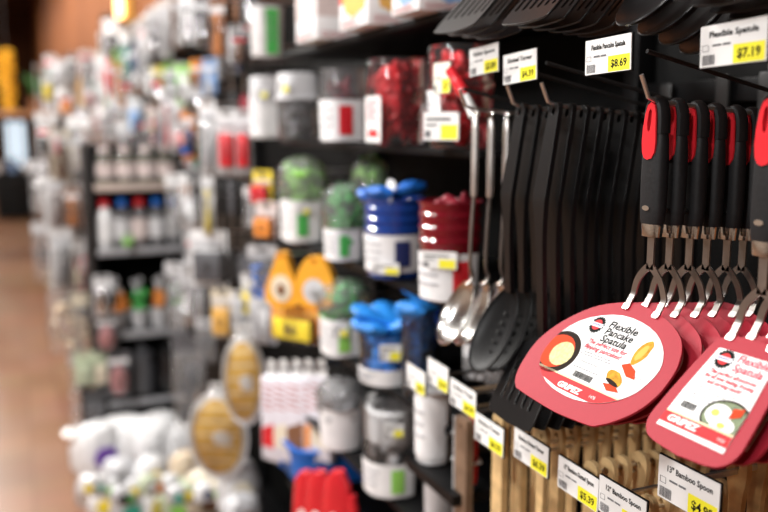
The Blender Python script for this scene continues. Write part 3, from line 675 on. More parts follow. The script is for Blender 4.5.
# second shelf
tub(250, 283, 1.465, zat(266, 72), 'lidded_tub', 'small white tub with yellow price mark, left end of the second shelf', 'tub', pal('white'), None, 'deep', pal('lgrey'), lab=('white', .05, .55, 170, 290), sticker=(250, .72, .03, .025), seed=4)
tub(276, 320, 1.465, zat(298, 68), 'lidded_tub', 'smoky grey lidded tub between two white-labelled tubs', 'tub', SMOKE, 'grey', 'deep', pal('lgrey'), sticker=(215, .78, .03, .025), seed=6)
tub(318, 367, 1.465, zat(343, 63), 'lidded_tub', 'clear tub with big white label and red picture, smoky lid', 'tub', SMOKE, 'dred', 'deep', SMOKE, lab=('white', .03, .58, 165, 290), seed=7, extra='red', n=16)
def cutterlab(t, r, h):
    M = frame((-r*.98, -r*.25, h*.30), (0, -1, 0), (0, 0, 1)); bm = bmesh.new(); plate(bm, rrect(0, 0, r*1.35, h*.52, .003), (), .001, M); c = part('label_card', bm, CARD, t)
    bm = bmesh.new(); bars(bm, M, [(-r*.5, h*(.20-.035*k), r*(1.0-.15*(k % 3)), h*.014) for k in range(7)], .0015); part('label_print', bm, mat('rose ink', (.55, .07, .11), .7, spec=.1), c)
    bm = bmesh.new(); plate(bm, [(-r*.4, -h*.2), (r*.45, -h*.2), (r*.45, -h*.15), (r*.3, -h*.10), (r*.2, -h*.14), (0, -h*.09), (-r*.15, -h*.14), (-r*.3, -h*.10), (-r*.4, -h*.15)], (), 0, M @ Matrix.Translation((0, 0, .0015))); part('label_picture', bm, STRIP, c)
tub(363, 424, 1.465, zat(393, 52), 'lidded_tub', 'clear tub full of red cutters with a white card in front', 'tub', CLEAR, 'red', 'deep', CLEAR, seed=8, n=90, top=cutterlab)
tub(424, 488, 1.465, zat(456, 38), 'lidded_tub', 'clear tub of red pieces behind the steel ladles, rightmost of its shelf', 'tub', CLEAR, 'red', 'deep', CLEAR, seed=9, n=90, sticker=(207, .22, .062, .040), lab=('white', .28, .56, 165, 195))
a, b, c = atX(450, 70, .545), atX(465, 96, .55), atX(475, 116, .555); t = thing('red_handled_tool', 'red-handled tool with white shaft leaning against the rightmost red tub', 'tool', a)
bm = bmesh.new(); tube(bm, curve([(0, 0, 0), (b-a)*.5, b-a], 4), [.007]*4+[.0085]*4+[.006], 10); part('handle', bm, REDG, t)
bm = bmesh.new(); tube(bm, [b-a, c-a], [.006, .008], 10); part('shaft', bm, CARD, t)
# third shelf
def bagtop(col, seed, hi=1.0):
    def f(t, r, h):
        bm = bmesh.new(); lumps(bm, 26, r*.78, r*.78, h*.6, h*hi, r*.44, seed, .8); part('contents', bm, pal(col), t)
        bm = bmesh.new(); rr = random.Random(seed); rings = []
        for z, q in ((h*.97, .92), (h*1.05, 1.12), (h*(.5+hi*.5), 1.2), (h*hi, 1.08), (h*(hi+.14), .7), (h*(hi+.22), .1)):
            rings.append([(x*rr.uniform(.84, 1.08), y*rr.uniform(.84, 1.08), zz+rr.uniform(-.007, .007)) for x, y, zz in sring(z, r*q, r*q, 22, 2.2)])
        loft(bm, rings, None, cap=False); part('film_bag', bm, CRINK, t)
    return f
tub(278, 324, 1.232, zat(300, 205), 'produce_tub', 'white-labelled tub heaped with green bagged pieces, left end of the third shelf', 'tub', pal('white'), None, None, lab=('white', .04, .96, 160, 290), top=bagtop('lime', 3, 1.75), seed=11, extra='green', sticker=(262, .8, .03, .02))
tub(322, 362, 1.232, zat(342, 234), 'produce_tub', 'white-labelled tub with green bag and dark green picture beside the blue tub', 'tub', pal('white'), None, None, lab=('white', .04, .96, 160, 290), top=bagtop('green', 5, 2.1), seed=12, extra='green')
tub(352, 386, 1.232, zat(369, 225), 'produce_tub', 'green bagged tub standing behind the blue scoop tub', 'tub', CLEAR, 'green', None, X=.66, top=bagtop('lime', 8, 1.9), seed=13)
def scoops(col, seed, n=3):
    def f(t, r, h):
        rr = random.Random(seed)
        for k in range(n):
            a = 2.4+k*1.3; M = Matrix.Translation((r*.25*math.cos(a), r*.25*math.sin(a), h*(.93+.06*k))) @ Matrix.Rotation(a, 4, 'Z') @ Matrix.Rotation(-.35, 4, 'Y')
            bm = bmesh.new(); loft(bm, [[(x, y*s, z+.004*math.sin(x*60)) for (z, y, x) in [(q[1]*.35, q[0], 0) for q in ell(0, 0, .02, .02, 14)]] and [(xx, .02*s*math.cos(b), .008*s*math.sin(b)) for b in [2*PI*i/14 for i in range(14)]] for xx, s in ((-r*1.0, .4), (-r*.85, .9), (-r*.3, .8), (r*.2, 1.3), (r*.75, 1.6), (r*1.05, .8))], M); part('plastic_piece', bm, pal(col), t)
    return f
def bluetop(t, r, h):
    scoops('blue', 4)(t, r, h)
    M = frame((-r*.5, -r*.75, h*1.10), (.3, -.9, .1), (.1, .3, 1)) @ Matrix.Rotation(-.4, 4, 'Z'); bm = bmesh.new(); plate(bm, rrect(0, 0, .020, .042, .006), [ell(0, .015, .002, .002, 8)], .001, M); part('paper_tag', bm, CARD, t)
tub(359, 424, 1.232, zat(391, 204), 'deli_tub', 'clear ringed tub of blue pieces with white label and blue scoops on top', 'tub', mat('translucent blue plastic', (.012, .05, .26), .12, coat=.6), None, None, rings=3, p=2.2, lab=('white', .10, .56, 150, 300), seed=14, sticker=(232, .16, .05, .020), n=60, top=bluetop, extra='navy')
def redtop(t, r, h):
    bm = bmesh.new(); lumps(bm, 8, r*.5, r*.5, h*.86, h*.98, r*.35, 31, .7); part('plastic_piece', bm, pal('dred'), t)
tub(414, 482, 1.232, zat(448, 207), 'deli_tub', 'clear ringed tub of dark red pieces behind the steel ladle bowls', 'tub', mat('translucent dark red plastic', (.17, .006, .014), .12, coat=.6), None, None, rings=3, p=2.2, lab=('white', .03, .50, 150, 300), seed=15, sticker=(225, .45, .055, .026), n=60, top=redtop, extra='red')
# fourth shelf
tub(316, 366, 1.03, zat(341, 330), 'produce_tub', 'white-labelled tub of green bagged pieces below the green picture tub', 'tub', pal('white'), None, None, lab=('white', .04, .96, 160, 290), top=bagtop('green', 6, 1.7), seed=16, extra='lime', sticker=(250, .75, .032, .024))
tub(352, 420, 1.03, zat(386, 350), 'deli_tub', 'clear tub heaped with bright blue scoops below the white-labelled blue tub', 'tub', CLEAR, 'sky', None, p=2.2, seed=17, lab=('white', .02, .34, 150, 300), n=40, top=scoops('sky', 6, 6), sticker=(250, .72, .038, .030))
tub(398, 440, 1.03, zat(415, 330), 'deli_tub', 'tub of bright blue lids standing behind the pair of slanted tags', 'tub', CLEAR, 'sky', None, p=2.2, seed=18, X=.60, n=60, top=scoops('sky', 8, 5))
# fifth shelf
def coil(t, r, h):
    bm = bmesh.new()
    for k in range(5): tube(bm, [(.8*r*math.cos(a), .8*r*math.sin(a), h*(.62+.07*k)) for a in [2*PI*i/20 for i in range(21)]], .006, 8)
    part('coil', bm, pal('white'), t)
tub(312, 364, .82, zat(338, 425), 'domed_tub', 'white tub under a smoky clear dome with glinting pieces', 'tub', pal('white'), 'silver', 'dome', SMOKE, p=2.2, seed=20, n=10, top=bagtop('grey', 12, 1.35))
tub(356, 424, .82, zat(390, 425), 'domed_tub', 'clear tub of white coils with a yellow price mark, bottom of the picture', 'tub', CLEAR, 'lgrey', 'flat', CLEAR, p=2.2, seed=21, n=26, sticker=(250, .78, .035, .024), top=coil, lab=('white', .04, .40, 160, 290), extra='lime')
tub(414, 452, .965, zat(432, 396), 'lidded_tub', 'white-labelled tub with clear lid below the pair of slanted tags', 'tub', pal('white'), None, 'flat', CLEAR, p=2.4, seed=22, lab=('white', .1, .85, 150, 290))
bm = bmesh.new(); box(bm, (-.115, 1.12, .956), (.25, .16, .016)); part('shelf', bm, SHELF, g)
tub(424, 456, .82, zat(440, 468), 'lidded_tub', 'dark-lidded tub low behind the grey board edge', 'tub', pal('lgrey'), None, 'flat', pal('dgrey'), p=2.4, seed=23, X=.60)

# ------------------------------------------------------------------ packets hanging further down the aisle
LAST = [None]; BOX = []; pegs = [0]; SLOT = rrect(0, .001, .034, .012, .0055, 4)
def peg(P, back, over=.012):
    """a thin wire from the back panel to the packet, fixed to the shelving"""
    if pegs[0] >= 98: return
    pegs[0] += 1
    bm = bmesh.new(); tube(bm, [(back-.8, P.y, P.z+.012), (P.x-.8-over, P.y, P.z), (P.x-.8-over-.004, P.y, P.z+.016)], .0022, 6); part('peg_hook', bm, HOOKM, g)
def place(px, py, w, h, X=None, Y=None):
    P = atX(px, py-h/2, X) if X else atY(px, py-h/2, Y)
    d = depth(P); return P, w/F*d, h/F*d
def card(px, py, w, h, c1, c2, label, X=.55, Y=None, rz=-35, shape='stick', cat='packet', head='lgrey', back=.88, seed=None, name='carded_gadget', stuffed=True, hookit=True):
    P, W, H = place(px, py, w, h, X, Y); W = W/max(.55, math.cos(math.radians(abs(rz)-8))); sd = int(px*7+py)
    t = thing(name, label, cat, P, None, math.radians(rz+R.uniform(-6, 6)))
    M = frame((0, .002, 0), (1, 0, 0), (0, 0, 1))
    hole = rrect(0, -H*.03, min(W*.3, .02), .006, .0025, 3)
    bm = bmesh.new(); plate(bm, rrect(0, -H/2+.012, W, H, min(.006, W*.1)), [SLOT], .0012, M); part('backing_card', bm, pal(c1), t)
    bm = bmesh.new(); plate(bm, rrect(0, -H*.13-.006, W*.9, H*.12, .002, 3), (), .0006, M @ Matrix.Translation((0, 0, .0014))); part('header_print', bm, pal(head), t)
    bm = bmesh.new(); Z = Matrix.Translation((0, -.004, -H*.56))
    if shape == 'stick': loft(bm, [sring(z*H, W*q, W*q*.7, 14, 2.2) for z, q in ((-.34, .10), (-.32, .2), (-.16, .24), (0, .15), (.05, .08), (.22, .07), (.30, .17), (.33, .05))], Z)
    elif shape == 'oval': loft(bm, [sring(z, H*.30*q, W*.38*q, 20) for z, q in ((-.002, 1), (.006, 1), (.011, .7), (.013, .1))], Z @ Matrix.Rotation(PI/2, 4, 'X') @ Matrix.Rotation(PI/2, 4, 'Z'))
    elif shape == 'block': box(bm, (0, -.008, 0), (W*.72, .02, H*.5), .004, Z)
    elif shape == 'pair':
        for s in (-1, 1): loft(bm, [sring(z*H, W*q, W*q*.8, 12, 2.2, s*W*.2) for z, q in ((-.34, .06), (-.31, .14), (-.05, .13), (.0, .06), (.28, .05), (.31, .02))], Z)
    part('gadget', bm, pal(c2), t)
    bm = bmesh.new(); loft(bm, [[(x, -d*.5-.001, z-H*.56) for x, z in rrect(0, 0, W*.84*q, H*.74*q, W*.15, 4)] for d, q in ((0, 1), (.03, .92), (.04, .7), (.043, .1))], None, cap=False)
    part('blister', bm, CLEAR, t)
    LAST[0] = P; BOX.append((P.x, P.y, P.z-H, P.z+.02, W/2))
    if hookit: peg(P, back)
    return t
def pouch(px, py, w, h, c1, c2, label, X=.55, Y=None, rz=-30, cat='packet', back=.88, film=None, full=.3, name='film_pouch', hookit=True):
    P, W, H = place(px, py, w, h, X, Y); W = W/max(.6, math.cos(math.radians(abs(rz)-8)))
    rr = random.Random(int(px*13+py)); t = thing(name, label, cat, P, None, math.radians(rz+R.uniform(-6, 6)))
    BOX.append((P.x, P.y, P.z-H, P.z+.02, W/2))
    bm = bmesh.new(); plate(bm, rrect(0, -H*.06+.006, W, H*.17+.012, .003, 3), [SLOT], .003, frame((0, .0015, 0), (1, 0, 0), (0, 0, 1))); part('header_card', bm, pal(c1), t)
    bm = bmesh.new(); rings = []; n = 22
    for z, q, d in ((.14, .96, .02), (.22, .99, .4), (.4, 1.02, .8), (.6, 1.02, 1), (.8, 1, .9), (.93, .97, .5), (1, .9, .03)):
        rings.append([(x*rr.uniform(.95, 1.04), y*rr.uniform(.7, 1.25), zz+rr.uniform(-1, 1)*H*.012) for x, y, zz in sring(-z*H+.01, W/2*q, max(.002, W*full*.5*d), n, 2.6)])
    loft(bm, rings); part('film', bm, film or FILM, t)
    bm = bmesh.new(); lumps(bm, 12, W*.3, W*full*.26, -H*.86, -H*.28, min(W*.2, H*.12), int(px+py)); part('contents', bm, pal(c2), t)
    if hookit: peg(P, back)
    return t
def tool(px, py, w, h, c1, c2, label, X=.55, Y=None, rz=-40, cat='utensil', back=.88, name='hanging_utensil', hookit=True):
    P, W, H = place(px, py, w, h, X, Y); t = thing(name, label, cat, P, None, math.radians(rz))
    q = min(W*.32, H*.06)
    bm = bmesh.new(); loft(bm, [sring(z*H, q*a, q*a*.7, 12, 2.4) for z, a in ((-.03, .5), (-.05, .9), (-.15, 1), (-.3, .9), (-.34, .6))]); tube(bm, [(q*.8*math.sin(2*PI*i/12), 0, -.01*H+.024*H*math.cos(2*PI*i/12)-.006) for i in range(13)], q*.25, 6); part('handle', bm, pal(c1), t)
    bm = bmesh.new(); tube(bm, [(0, 0, -.33*H), (0, .002, -.5*H), (0, 0, -.7*H)], q*.35, 8); part('shaft', bm, pal('silver'), t)
    bm = bmesh.new(); loft(bm, [sring(z*H, W*.5*a, max(.004, W*.12*a), 16, 2.4) for z, a in ((-.66, .2), (-.72, .8), (-.84, 1), (-.95, .85), (-.99, .2))]); part('working_head', bm, pal(c2), t)
    if hookit: peg(P, back)
    return t
# yellow and orange cards and the standing cards below them
def fruit_gadget(px, py, w, h, X, label, inner, core, pear):
    P, W, H = place(px, py, w, h, X); W *= 1.1
    t = thing('fruit_gadget', label, 'gadget', P, None, math.radians(-48))
    if pear: out = smooth([(0, .010), (W*.13, .006), (W*.2, -H*.12), (W*.36, -H*.4), (W*.5, -H*.68), (W*.42, -H*.92), (0, -H)], 4)
    else: out = smooth([(0, .010), (W*.2, .006), (W*.42, -H*.2), (W*.52, -H*.55), (W*.5, -H*.85), (W*.3, -H*.97), (0, -H)], 4)
    M = frame((0, 0, 0), (1, 0, 0), (0, 0, 1))
    bm = bmesh.new(); plate(bm, out, [SLOTS], .022, M); part('orange_body', bm, pal('mango'), t)
    bm = bmesh.new(); plate(bm, ell(0, -H*.62, W*.30, H*.26, 24), (), .002, M @ Matrix.Translation((0, 0, .0222))); ins = part('inner_face', bm, pal(inner), t)
    bm = bmesh.new(); loft(bm, [[(x, -.0244-d, y) for x, y in ell(0, -H*.64, W*.13*q, H*.12*q, 16)] for d, q in ((0, 1), (.004, .8), (.006, .1))], None, cap=False); part('core', bm, pal(core), ins)
    peg(P, .88)
SLOTS = rrect(0, .001, .016, .008, .0035, 4)
fruit_gadget(286, 281, 36, 52, .55, 'orange pear-shaped gadget with pale inside and dark core, left of the pair', 'cream', 'brown', True)
fruit_gadget(319, 284, 38, 48, .575, 'orange rounded gadget with grey inside, right of the pear-shaped one', 'lgrey', 'grey', False)
card(296, 326, 40, 42, 'orange', 'yellow', 'orange and yellow card hanging under the pear-shaped pair', X=.57, rz=-60, shape='block', head='gold')
for i, (px, c) in enumerate(((272, 'red'), (284, 'cream'), (297, 'brown'), (309, 'orange'), (322, 'cream'))):
    P = atX(px, 368, .555+.019*i); d = depth(P); H = 96/F*d; W = .062
    t = thing('boxed_gadget', ['white slim box with red corner, leftmost of the hanging row', 'second white slim box in the row beside the red-cornered one', 'middle white slim box of the hanging row', 'fourth white slim box of the hanging row', 'rightmost white slim box, against the domed tub'][i], 'box', P, 'white slim boxes', math.radians(-62))
    bm = bmesh.new(); box(bm, (0, 0, -H*.55), (W, .022, H*.9), .002); part('box_body', bm, mat('lavender white card', (.72, .70, .77), .5), t)
    bm = bmesh.new(); plate(bm, [(-W*.3, 0), (W*.3, 0), (W*.2, .03), (.01, .045), (-.01, .045), (-W*.2, .03)], [rrect(0, .024, .024, .010, .0045, 4)], .001, frame((0, .0, -H*.105), (1, 0, 0), (0, 0, 1))); part('hang_tab', bm, CARD, t)
    bm = bmesh.new(); plate(bm, [(-W*.45, -H*.86), (W*.45, -H*.86), (W*.45, -H*.55), (-W*.45, -H*.66)], (), 0, frame((0, -.0115, 0), (1, 0, 0), (0, 0, 1))); part('product_picture', bm, pal(c), t)
    bm = bmesh.new(); bars(bm, frame((0, -.0115, 0), (1, 0, 0), (0, 0, 1)), [(-W*.4, -H*(.2+.06*k), W*(.8-.2*(k % 2)), H*.02) for k in range(5)]); part('label_print', bm, mat('dull red ink', (.5, .18, .18), .5), t)
    peg(P, .88)
p = atX(285, 512, .58); bn = thing('storage_bin', 'bright blue bin under the white slim boxes', 'bin', (.69, 1.98, .64))
bm = bmesh.new(); loft(bm, [sring(z, a, b_, 28, 5) for z, a, b_ in ((0, .105, .14), (.09, .12, .16), (.094, .128, .168), (.10, .128, .168), (.10, .118, .158), (.01, .10, .135))], None); part('bin_body', bm, pal('blue'), bn)
bm = bmesh.new(); box(bm, (-.124, 0, .05), (.006, .10, .05), .002); part('label_holder', bm, pal('blue'), bn)
for k in range(3):
    px = (306, 320, 338)[k]; P = atX(px, 476, .535)
    t = thing('oven_mitt', ['left red silicone grip with white mark by the blue bin', 'middle red silicone grip with white mark', 'right red silicone grip under the domed tub'][k], 'mitt', P, 'red silicone grips', math.radians(-60))
    bm = bmesh.new(); loft(bm, [sring(-z, a, .014, 18, 2.4) for z, a in ((-.01, .012), (.01, .028), (.05, .034), (.10, .038), (.16, .036))]); part('mitt_body', bm, REDG, t)
    bm = bmesh.new(); loft(bm, [sring(-z, a, .009, 12, 2.2, .035) for z, a in ((.03, .006), (.05, .013), (.09, .014), (.13, .008))]); part('thumb', bm, REDG, t)
    bm = bmesh.new(); plate(bm, ell(0, -.09, .013, .020, 16), (), .001, frame((0, -.0148, 0), (1, 0, 0), (0, 0, 1))); part('white_mark', bm, CARD, t)
# oval waffle packs
def oval(px, py, w, h, label, X=.50):
    P, W, H = place(px, py, w, h, X); t = thing('oval_pack', label, 'packet', P, 'oval waffle packs', math.radians(-38)); W *= 1.32
    M = frame((0, 0, -H/2-.010), (1, 0, 0), (0, 0, 1))
    bm = bmesh.new(); plate(bm, ell(0, 0, W/2, H/2, 36), [], .004, M); part('clear_rim', bm, mat('frosted rim', (.82, .84, .88), .25), t)
    bm = bmesh.new(); plate(bm, ell(0, -H*.01, W*.40, H*.42, 36), (), .003, M @ Matrix.Translation((0, 0, .004))); ins = part('waffle_picture', bm, mat('print waffle', (.86, .50, .11), .6, var=.3, scale=28, spec=.2), t)
    bm = bmesh.new()
    for k in range(5):
        v = H*(-.30+.15*k); ww = W*.36*math.sqrt(max(.05, 1-(v/(H*.42))**2)); plate(bm, [(-ww, v-H*.012), (ww, v+H*.02), (ww, v+H*.045), (-ww, v+H*.012)], (), 0, M @ Matrix.Translation((0, 0, .0073)))
    part('pale_band', bm, mat('print pale band', (.90, .74, .45), .6, spec=.2), ins)
    bm = bmesh.new(); plate(bm, blob(16, W*.08, -H*.02, W*.16, H*.09, .15, 3), (), .001, M @ Matrix.Translation((0, 0, .0075))); part('cream_picture', bm, CARD, ins)
    bm = bmesh.new(); loft(bm, [[(x, -.006-d, y-H/2) for x, y in ell(0, 0, W*.46*q, H*.47*q, 28)] for d, q in ((0, 1), (.02, .93), (.03, .6), (.032, .05))], None, cap=False); part('clear_shell', bm, CLEAR, t)
    bm = bmesh.new(); plate(bm, rrect(0, .002, .044, .026, .004), [SLOT], .002, frame((0, .0, 0), (1, 0, 0), (0, 0, 1))); part('hang_tab', bm, CARD, t)
    peg(P, .88); return t
oval(217, 434, 50, 92, 'lower oval clear pack with golden waffle picture, nearer the floor', .50)
oval(243, 378, 36, 96, 'upper oval clear pack with golden waffle picture, partly behind the white slim boxes', .53)

# hanging gadgets in the blurred middle bay
for a in [
 (186, 22, 15, 50, 'white', 'silver', 'white carded gadget at the top of the middle bay', .55, 'stick'),
 (201, 24, 14, 52, 'dgrey', 'silver', 'silver gadget on dark card near the top of the middle bay', .57, 'pair'),
 (217, 30, 15, 60, 'brown', 'orange', 'brown card with orange gadget near the top of the middle bay', .58, 'stick'),
 (184, 88, 16, 40, 'lime', 'white', 'bright green card in the second row of the middle bay', .54, 'oval'),
 (198, 80, 15, 34, 'orange', 'brown', 'orange card in the second row of the middle bay', .55, 'block'),
 (209, 80, 13, 36, 'lblue', 'white', 'light blue card next to the orange card in the middle bay', .56, 'stick'),
 (196, 104, 15, 30, 'grey', 'silver', 'grey card with round shiny gadget under the orange card', .53, 'oval'),
 (188, 138, 14, 50, 'orange', 'blue', 'small orange and blue card, third row of the middle bay', .54, 'block'),
 (207, 140, 16, 72, 'white', 'lgrey', 'tall white card, third row of the middle bay', .52, 'pair'),
 (226, 146, 18, 66, 'white', 'red', 'white card with red gadget, third row of the middle bay', .55, 'block'),
 (243, 146, 15, 66, 'lgrey', 'red', 'greyish card with small red gadget, right end of the third row', .57, 'block'),
 (207, 208, 12, 66, 'white', 'yellow', 'narrow white card with yellow spot, fourth row of the middle bay', .52, 'stick'),
 (262, 192, 18, 34, 'yellow', 'red', 'yellow and red card beside the green bagged tub', .57, 'block'),
 (208, 263, 34, 58, 'white', 'dgrey', 'broad white card with dark picture, fifth row of the middle bay', .52, 'block'),
 (266, 225, 20, 38, 'pinkish', 'orange', 'pale pinkish card hanging left of the green bagged tub', .565, 'block'),
 (222, 318, 22, 50, 'cream', 'gold', 'cream card with golden gadget, sixth row of the middle bay', .53, 'block'),
 (240, 315, 18, 40, 'white', 'lgrey', 'white card with grey gadget, sixth row of the middle bay', .55, 'stick'),
 (262, 322, 26, 56, 'white', 'lgrey', 'wide white card left of the orange and yellow card', .57, 'pair'),
 (190, 215, 18, 36, 'lgrey', 'white', 'light grey card hanging beside the bottle shelf', .53, 'oval'),
 (193, 275, 16, 40, 'grey', 'silver', 'grey card with shiny oval gadget, below the bottle shelf level', .52, 'oval'),
 (250, 300, 16, 44, 'white', 'yellow', 'white card with yellow gadget above the white slim boxes', .58, 'block'),
]: card(a[0], a[1], a[2], a[3], a[4], a[5], a[6], X=a[7], shape=a[8], rz=R.choice((-30, -40, -50)))
for a in [
 (231, 80, 12, 66, 'black', 'black', 'black utensil hanging in the dark gap of the middle bay', .60),
 (244, 84, 12, 60, 'black', 'dred', 'black utensil with dark red head in the dark gap of the middle bay', .62),
 (236, 30, 12, 56, 'brown', 'dgrey', 'brown-handled utensil near the top of the middle bay', .60),
 (249, 26, 10, 50, 'dgrey', 'black', 'dark grey utensil left of the white tub on the top shelf', .62),
 (221, 232, 11, 112, 'black', 'black', 'leftmost of the long black utensils hanging in the middle bay', .55),
 (231, 232, 11, 112, 'dgrey', 'black', 'second of the long black utensils from the left, grey-handled', .565),
 (241, 234, 11, 112, 'black', 'dgrey', 'third of the long black utensils from the left, grey-headed', .58),
 (250, 236, 11, 108, 'black', 'black', 'rightmost of the long black utensils in the middle bay', .60),
]: tool(*a[:7], X=a[7])
for a in [
 (262, 278, 28, 54, 'lgrey', 'blue', 'clear pouch with blue bottom left of the yellow pear card', .575),
 (176, 205, 20, 52, 'white', 'grey', 'cloudy pouch with white header beside the bottles', .53),
 (192, 305, 26, 52, 'lgrey', 'silver', 'shiny grey pouch left of the broad white card', .51),
 (176, 300, 22, 66, 'lgrey', 'grey', 'cloudy grey pouch at the right end of the potted herbs', .52),
 (188, 388, 32, 96, 'dgrey', 'dgrey', 'large shiny grey pouch left of the oval waffle packs', .50),
 (206, 345, 20, 44, 'lgrey', 'dgrey', 'small dark pouch above the lower oval waffle pack', .52),
 (254, 212, 20, 40, 'white', 'lgrey', 'white pouch with pale tag in front of the long black utensils', .56),
]: pouch(*a[:7], X=a[7])

pouch(484, 372, 34, 34, 'white', 'lgrey', 'crinkled clear pouch behind the tags below the steel ladles', X=.66, rz=-50)
pouch(505, 384, 30, 40, 'lgrey', 'silver', 'shiny clear pouch behind the black spoons and low tags', X=.70, rz=-50)
# end display with bottles that faces down the aisle
E0 = 3.6
ed = thing('end_display', 'black end display with three shelves facing down the aisle', 'shelving', (.47, E0+.2, 0))
def ep(name, c, s, m=SHELF):
    bm = bmesh.new(); box(bm, (c[0]-.47, c[1]-E0-.2, c[2]), s, .003); return part(name, bm, m, ed)
for x in (.285, .655): ep('side_panel', (x, E0+.22, .71), (.02, .40, 1.42))
ep('back_panel', (.47, E0+.41, .71), (.36, .02, 1.42), PANEL)
SZ = (1.258, .995, .645, .35)
for z in SZ:
    ep('shelf', (.47, E0+.2, z-.010), (.35, .40, .02)); ep('price_rail', (.47, E0-.004, z-.008), (.35, .008, .028), mat('pale rail', (.55, .45, .40), .3) if z > 1 else mat('grey rail', (.35, .35, .37), .3))
def jar(x, z, h, r, label, capm, bodym, fill, bandc, name, cat, group, Y=E0+.06, p=2.0, fillz=.6):
    t = thing(name, label, cat, (x, Y, z), group)
    bm = bmesh.new(); lathe(bm, [(r*.9, .001), (r, .006), (r, h*.68), (r*.55, h*.82), (r*.5, h*.86)], 22, p); part('glass_body', bm, bodym, t)
    bm = bmesh.new(); lathe(bm, [(r*.85, .005), (r*.9, .01), (r*.9, h*fillz)], 18, p); part('contents', bm, pal(fill), t)
    bm = bmesh.new(); lathe(bm, [(r*.62, h*.84), (r*.64, h*.86), (r*.62, h*.99), (r*.5, h)], 22); part('cap', bm, capm, t)
    if bandc: bm = bmesh.new(); band(bm, r, h*.2, h*.58, 180, 360, p, .001); part('label_band', bm, pal(bandc), t)
    return t
for k in range(5):
    jar(.335+.070*k, SZ[1], .205, .0345, ['red-capped white bottle at the left end of the bottle shelf', 'blue-capped clear bottle beside the white bottle', 'red-capped clear bottle in the middle of the shelf', 'blue-capped clear bottle second from the right end', 'blue-capped clear bottle at the right end of the shelf'][k], pal('silver') if 0 else pal(['red', 'blue', 'red', 'blue', 'blue'][k]), pal('white') if k == 0 else SMOKE, ['white', 'lgrey', 'pinkish', 'grey', 'grey'][k], ['white', 'lgrey', 'pinkish', 'lgrey', 'grey'][k], 'capped_bottle', 'bottle', 'bottles on the end display')
for k in range(4):
    jar(.345+.082*k, SZ[0], .155, .038, ['leftmost', 'second', 'third', 'rightmost'][k]+' pale labelled jar with olive filling on the top display shelf, from the left', pal('pinkish'), SMOKE, 'olive', 'pinkish', 'glass_jar', 'jar', 'olive jars on the end display', p=3, fillz=.66)
for k in range(4):
    x = .375+.082*k; t = thing('herb_pot', ['leftmost', 'second', 'third', 'rightmost'][k]+' white pot with '+['orange', 'green', 'orange and green', 'dark green'][k]+' top on the lower display shelf', 'pot', (x, E0+.07, SZ[2]), 'pots on the lower display shelf')
    bm = bmesh.new(); lathe(bm, [(.024, .001), (.030, .004), (.036, .075), (.038, .08), (.034, .08)], 20); part('pot_body', bm, pal('lgrey'), t)
    bm = bmesh.new(); lumps(bm, 14, .026, .026, .085, .16, .018, 40+k, .8); part('leafy_top', bm, pal(['orange', 'green', 'orange', 'green'][k]), t)
    bm = bmesh.new(); lumps(bm, 6, .024, .024, .15, .21, .016, 60+k, .8); part('pale_tip', bm, pal('lgrey'), t)
for k, (c, x) in enumerate((('black', .35), ('dgrey', .46), ('black', .57))):
    t = thing('kitchen_crock', ['left', 'middle', 'right'][k]+' dark crock on the lowest shelf of the end display', 'crock', (x, E0+.08, SZ[3]), 'dark crocks'); bm = bmesh.new()
    lathe(bm, [(.038, .001), (.05, .01), (.052, .12), (.046, .16), (.050, .18), (.042, .18)], 24); part('crock_body', bm, mat('dark glaze '+c, PAL[c], .15), t)
    bm = bmesh.new(); lathe(bm, [(.052, .18), (.05, .19), (.02, .205), (.012, .225), (.004, .228)], 24); part('lid', bm, mat('dark glaze '+c, PAL[c], .15), t)
card(128, 243, 10, 10, 'lime', 'lime', 'small lime green tag on the bottle shelf edge', X=None, Y=E0-.03, rz=0, shape='oval', head='lime', hookit=False)

# wire rack left of the end display, hung with packets
RY = 4.3; RX = .25
rk = thing('wire_rack', 'freestanding wire rack hung with pale packets beside the end display', 'rack', (RX, RY, 0))
bm = bmesh.new(); tube(bm, [(0, 0, 0), (0, 0, 1.80)], .011, 8); part('post', bm, HOOKM, rk)
bm = bmesh.new()
for k in range(10): tube(bm, [(-.13, .012, .55+k*.135), (.11, .012, .55+k*.135)], .0035, 6)
for k in range(5): tube(bm, [(-.13+.06*k, .012, .50), (-.13+.06*k, .012, 1.78)], .003, 6)
part('wire_grid', bm, HOOKM, rk)
bm = bmesh.new(); lathe(bm, [(.11, 0), (.11, .008), (.02, .02), (.011, .03)], 20); part('foot', bm, HOOKM, rk)
def rpeg(P):
    bm = bmesh.new(); tube(bm, [(P.x-RX, .012, P.z+.006), (P.x-RX, P.y-RY-.012, P.z), (P.x-RX, P.y-RY-.016, P.z+.012)], .002, 6); part('peg_hook', bm, HOOKM, rk)
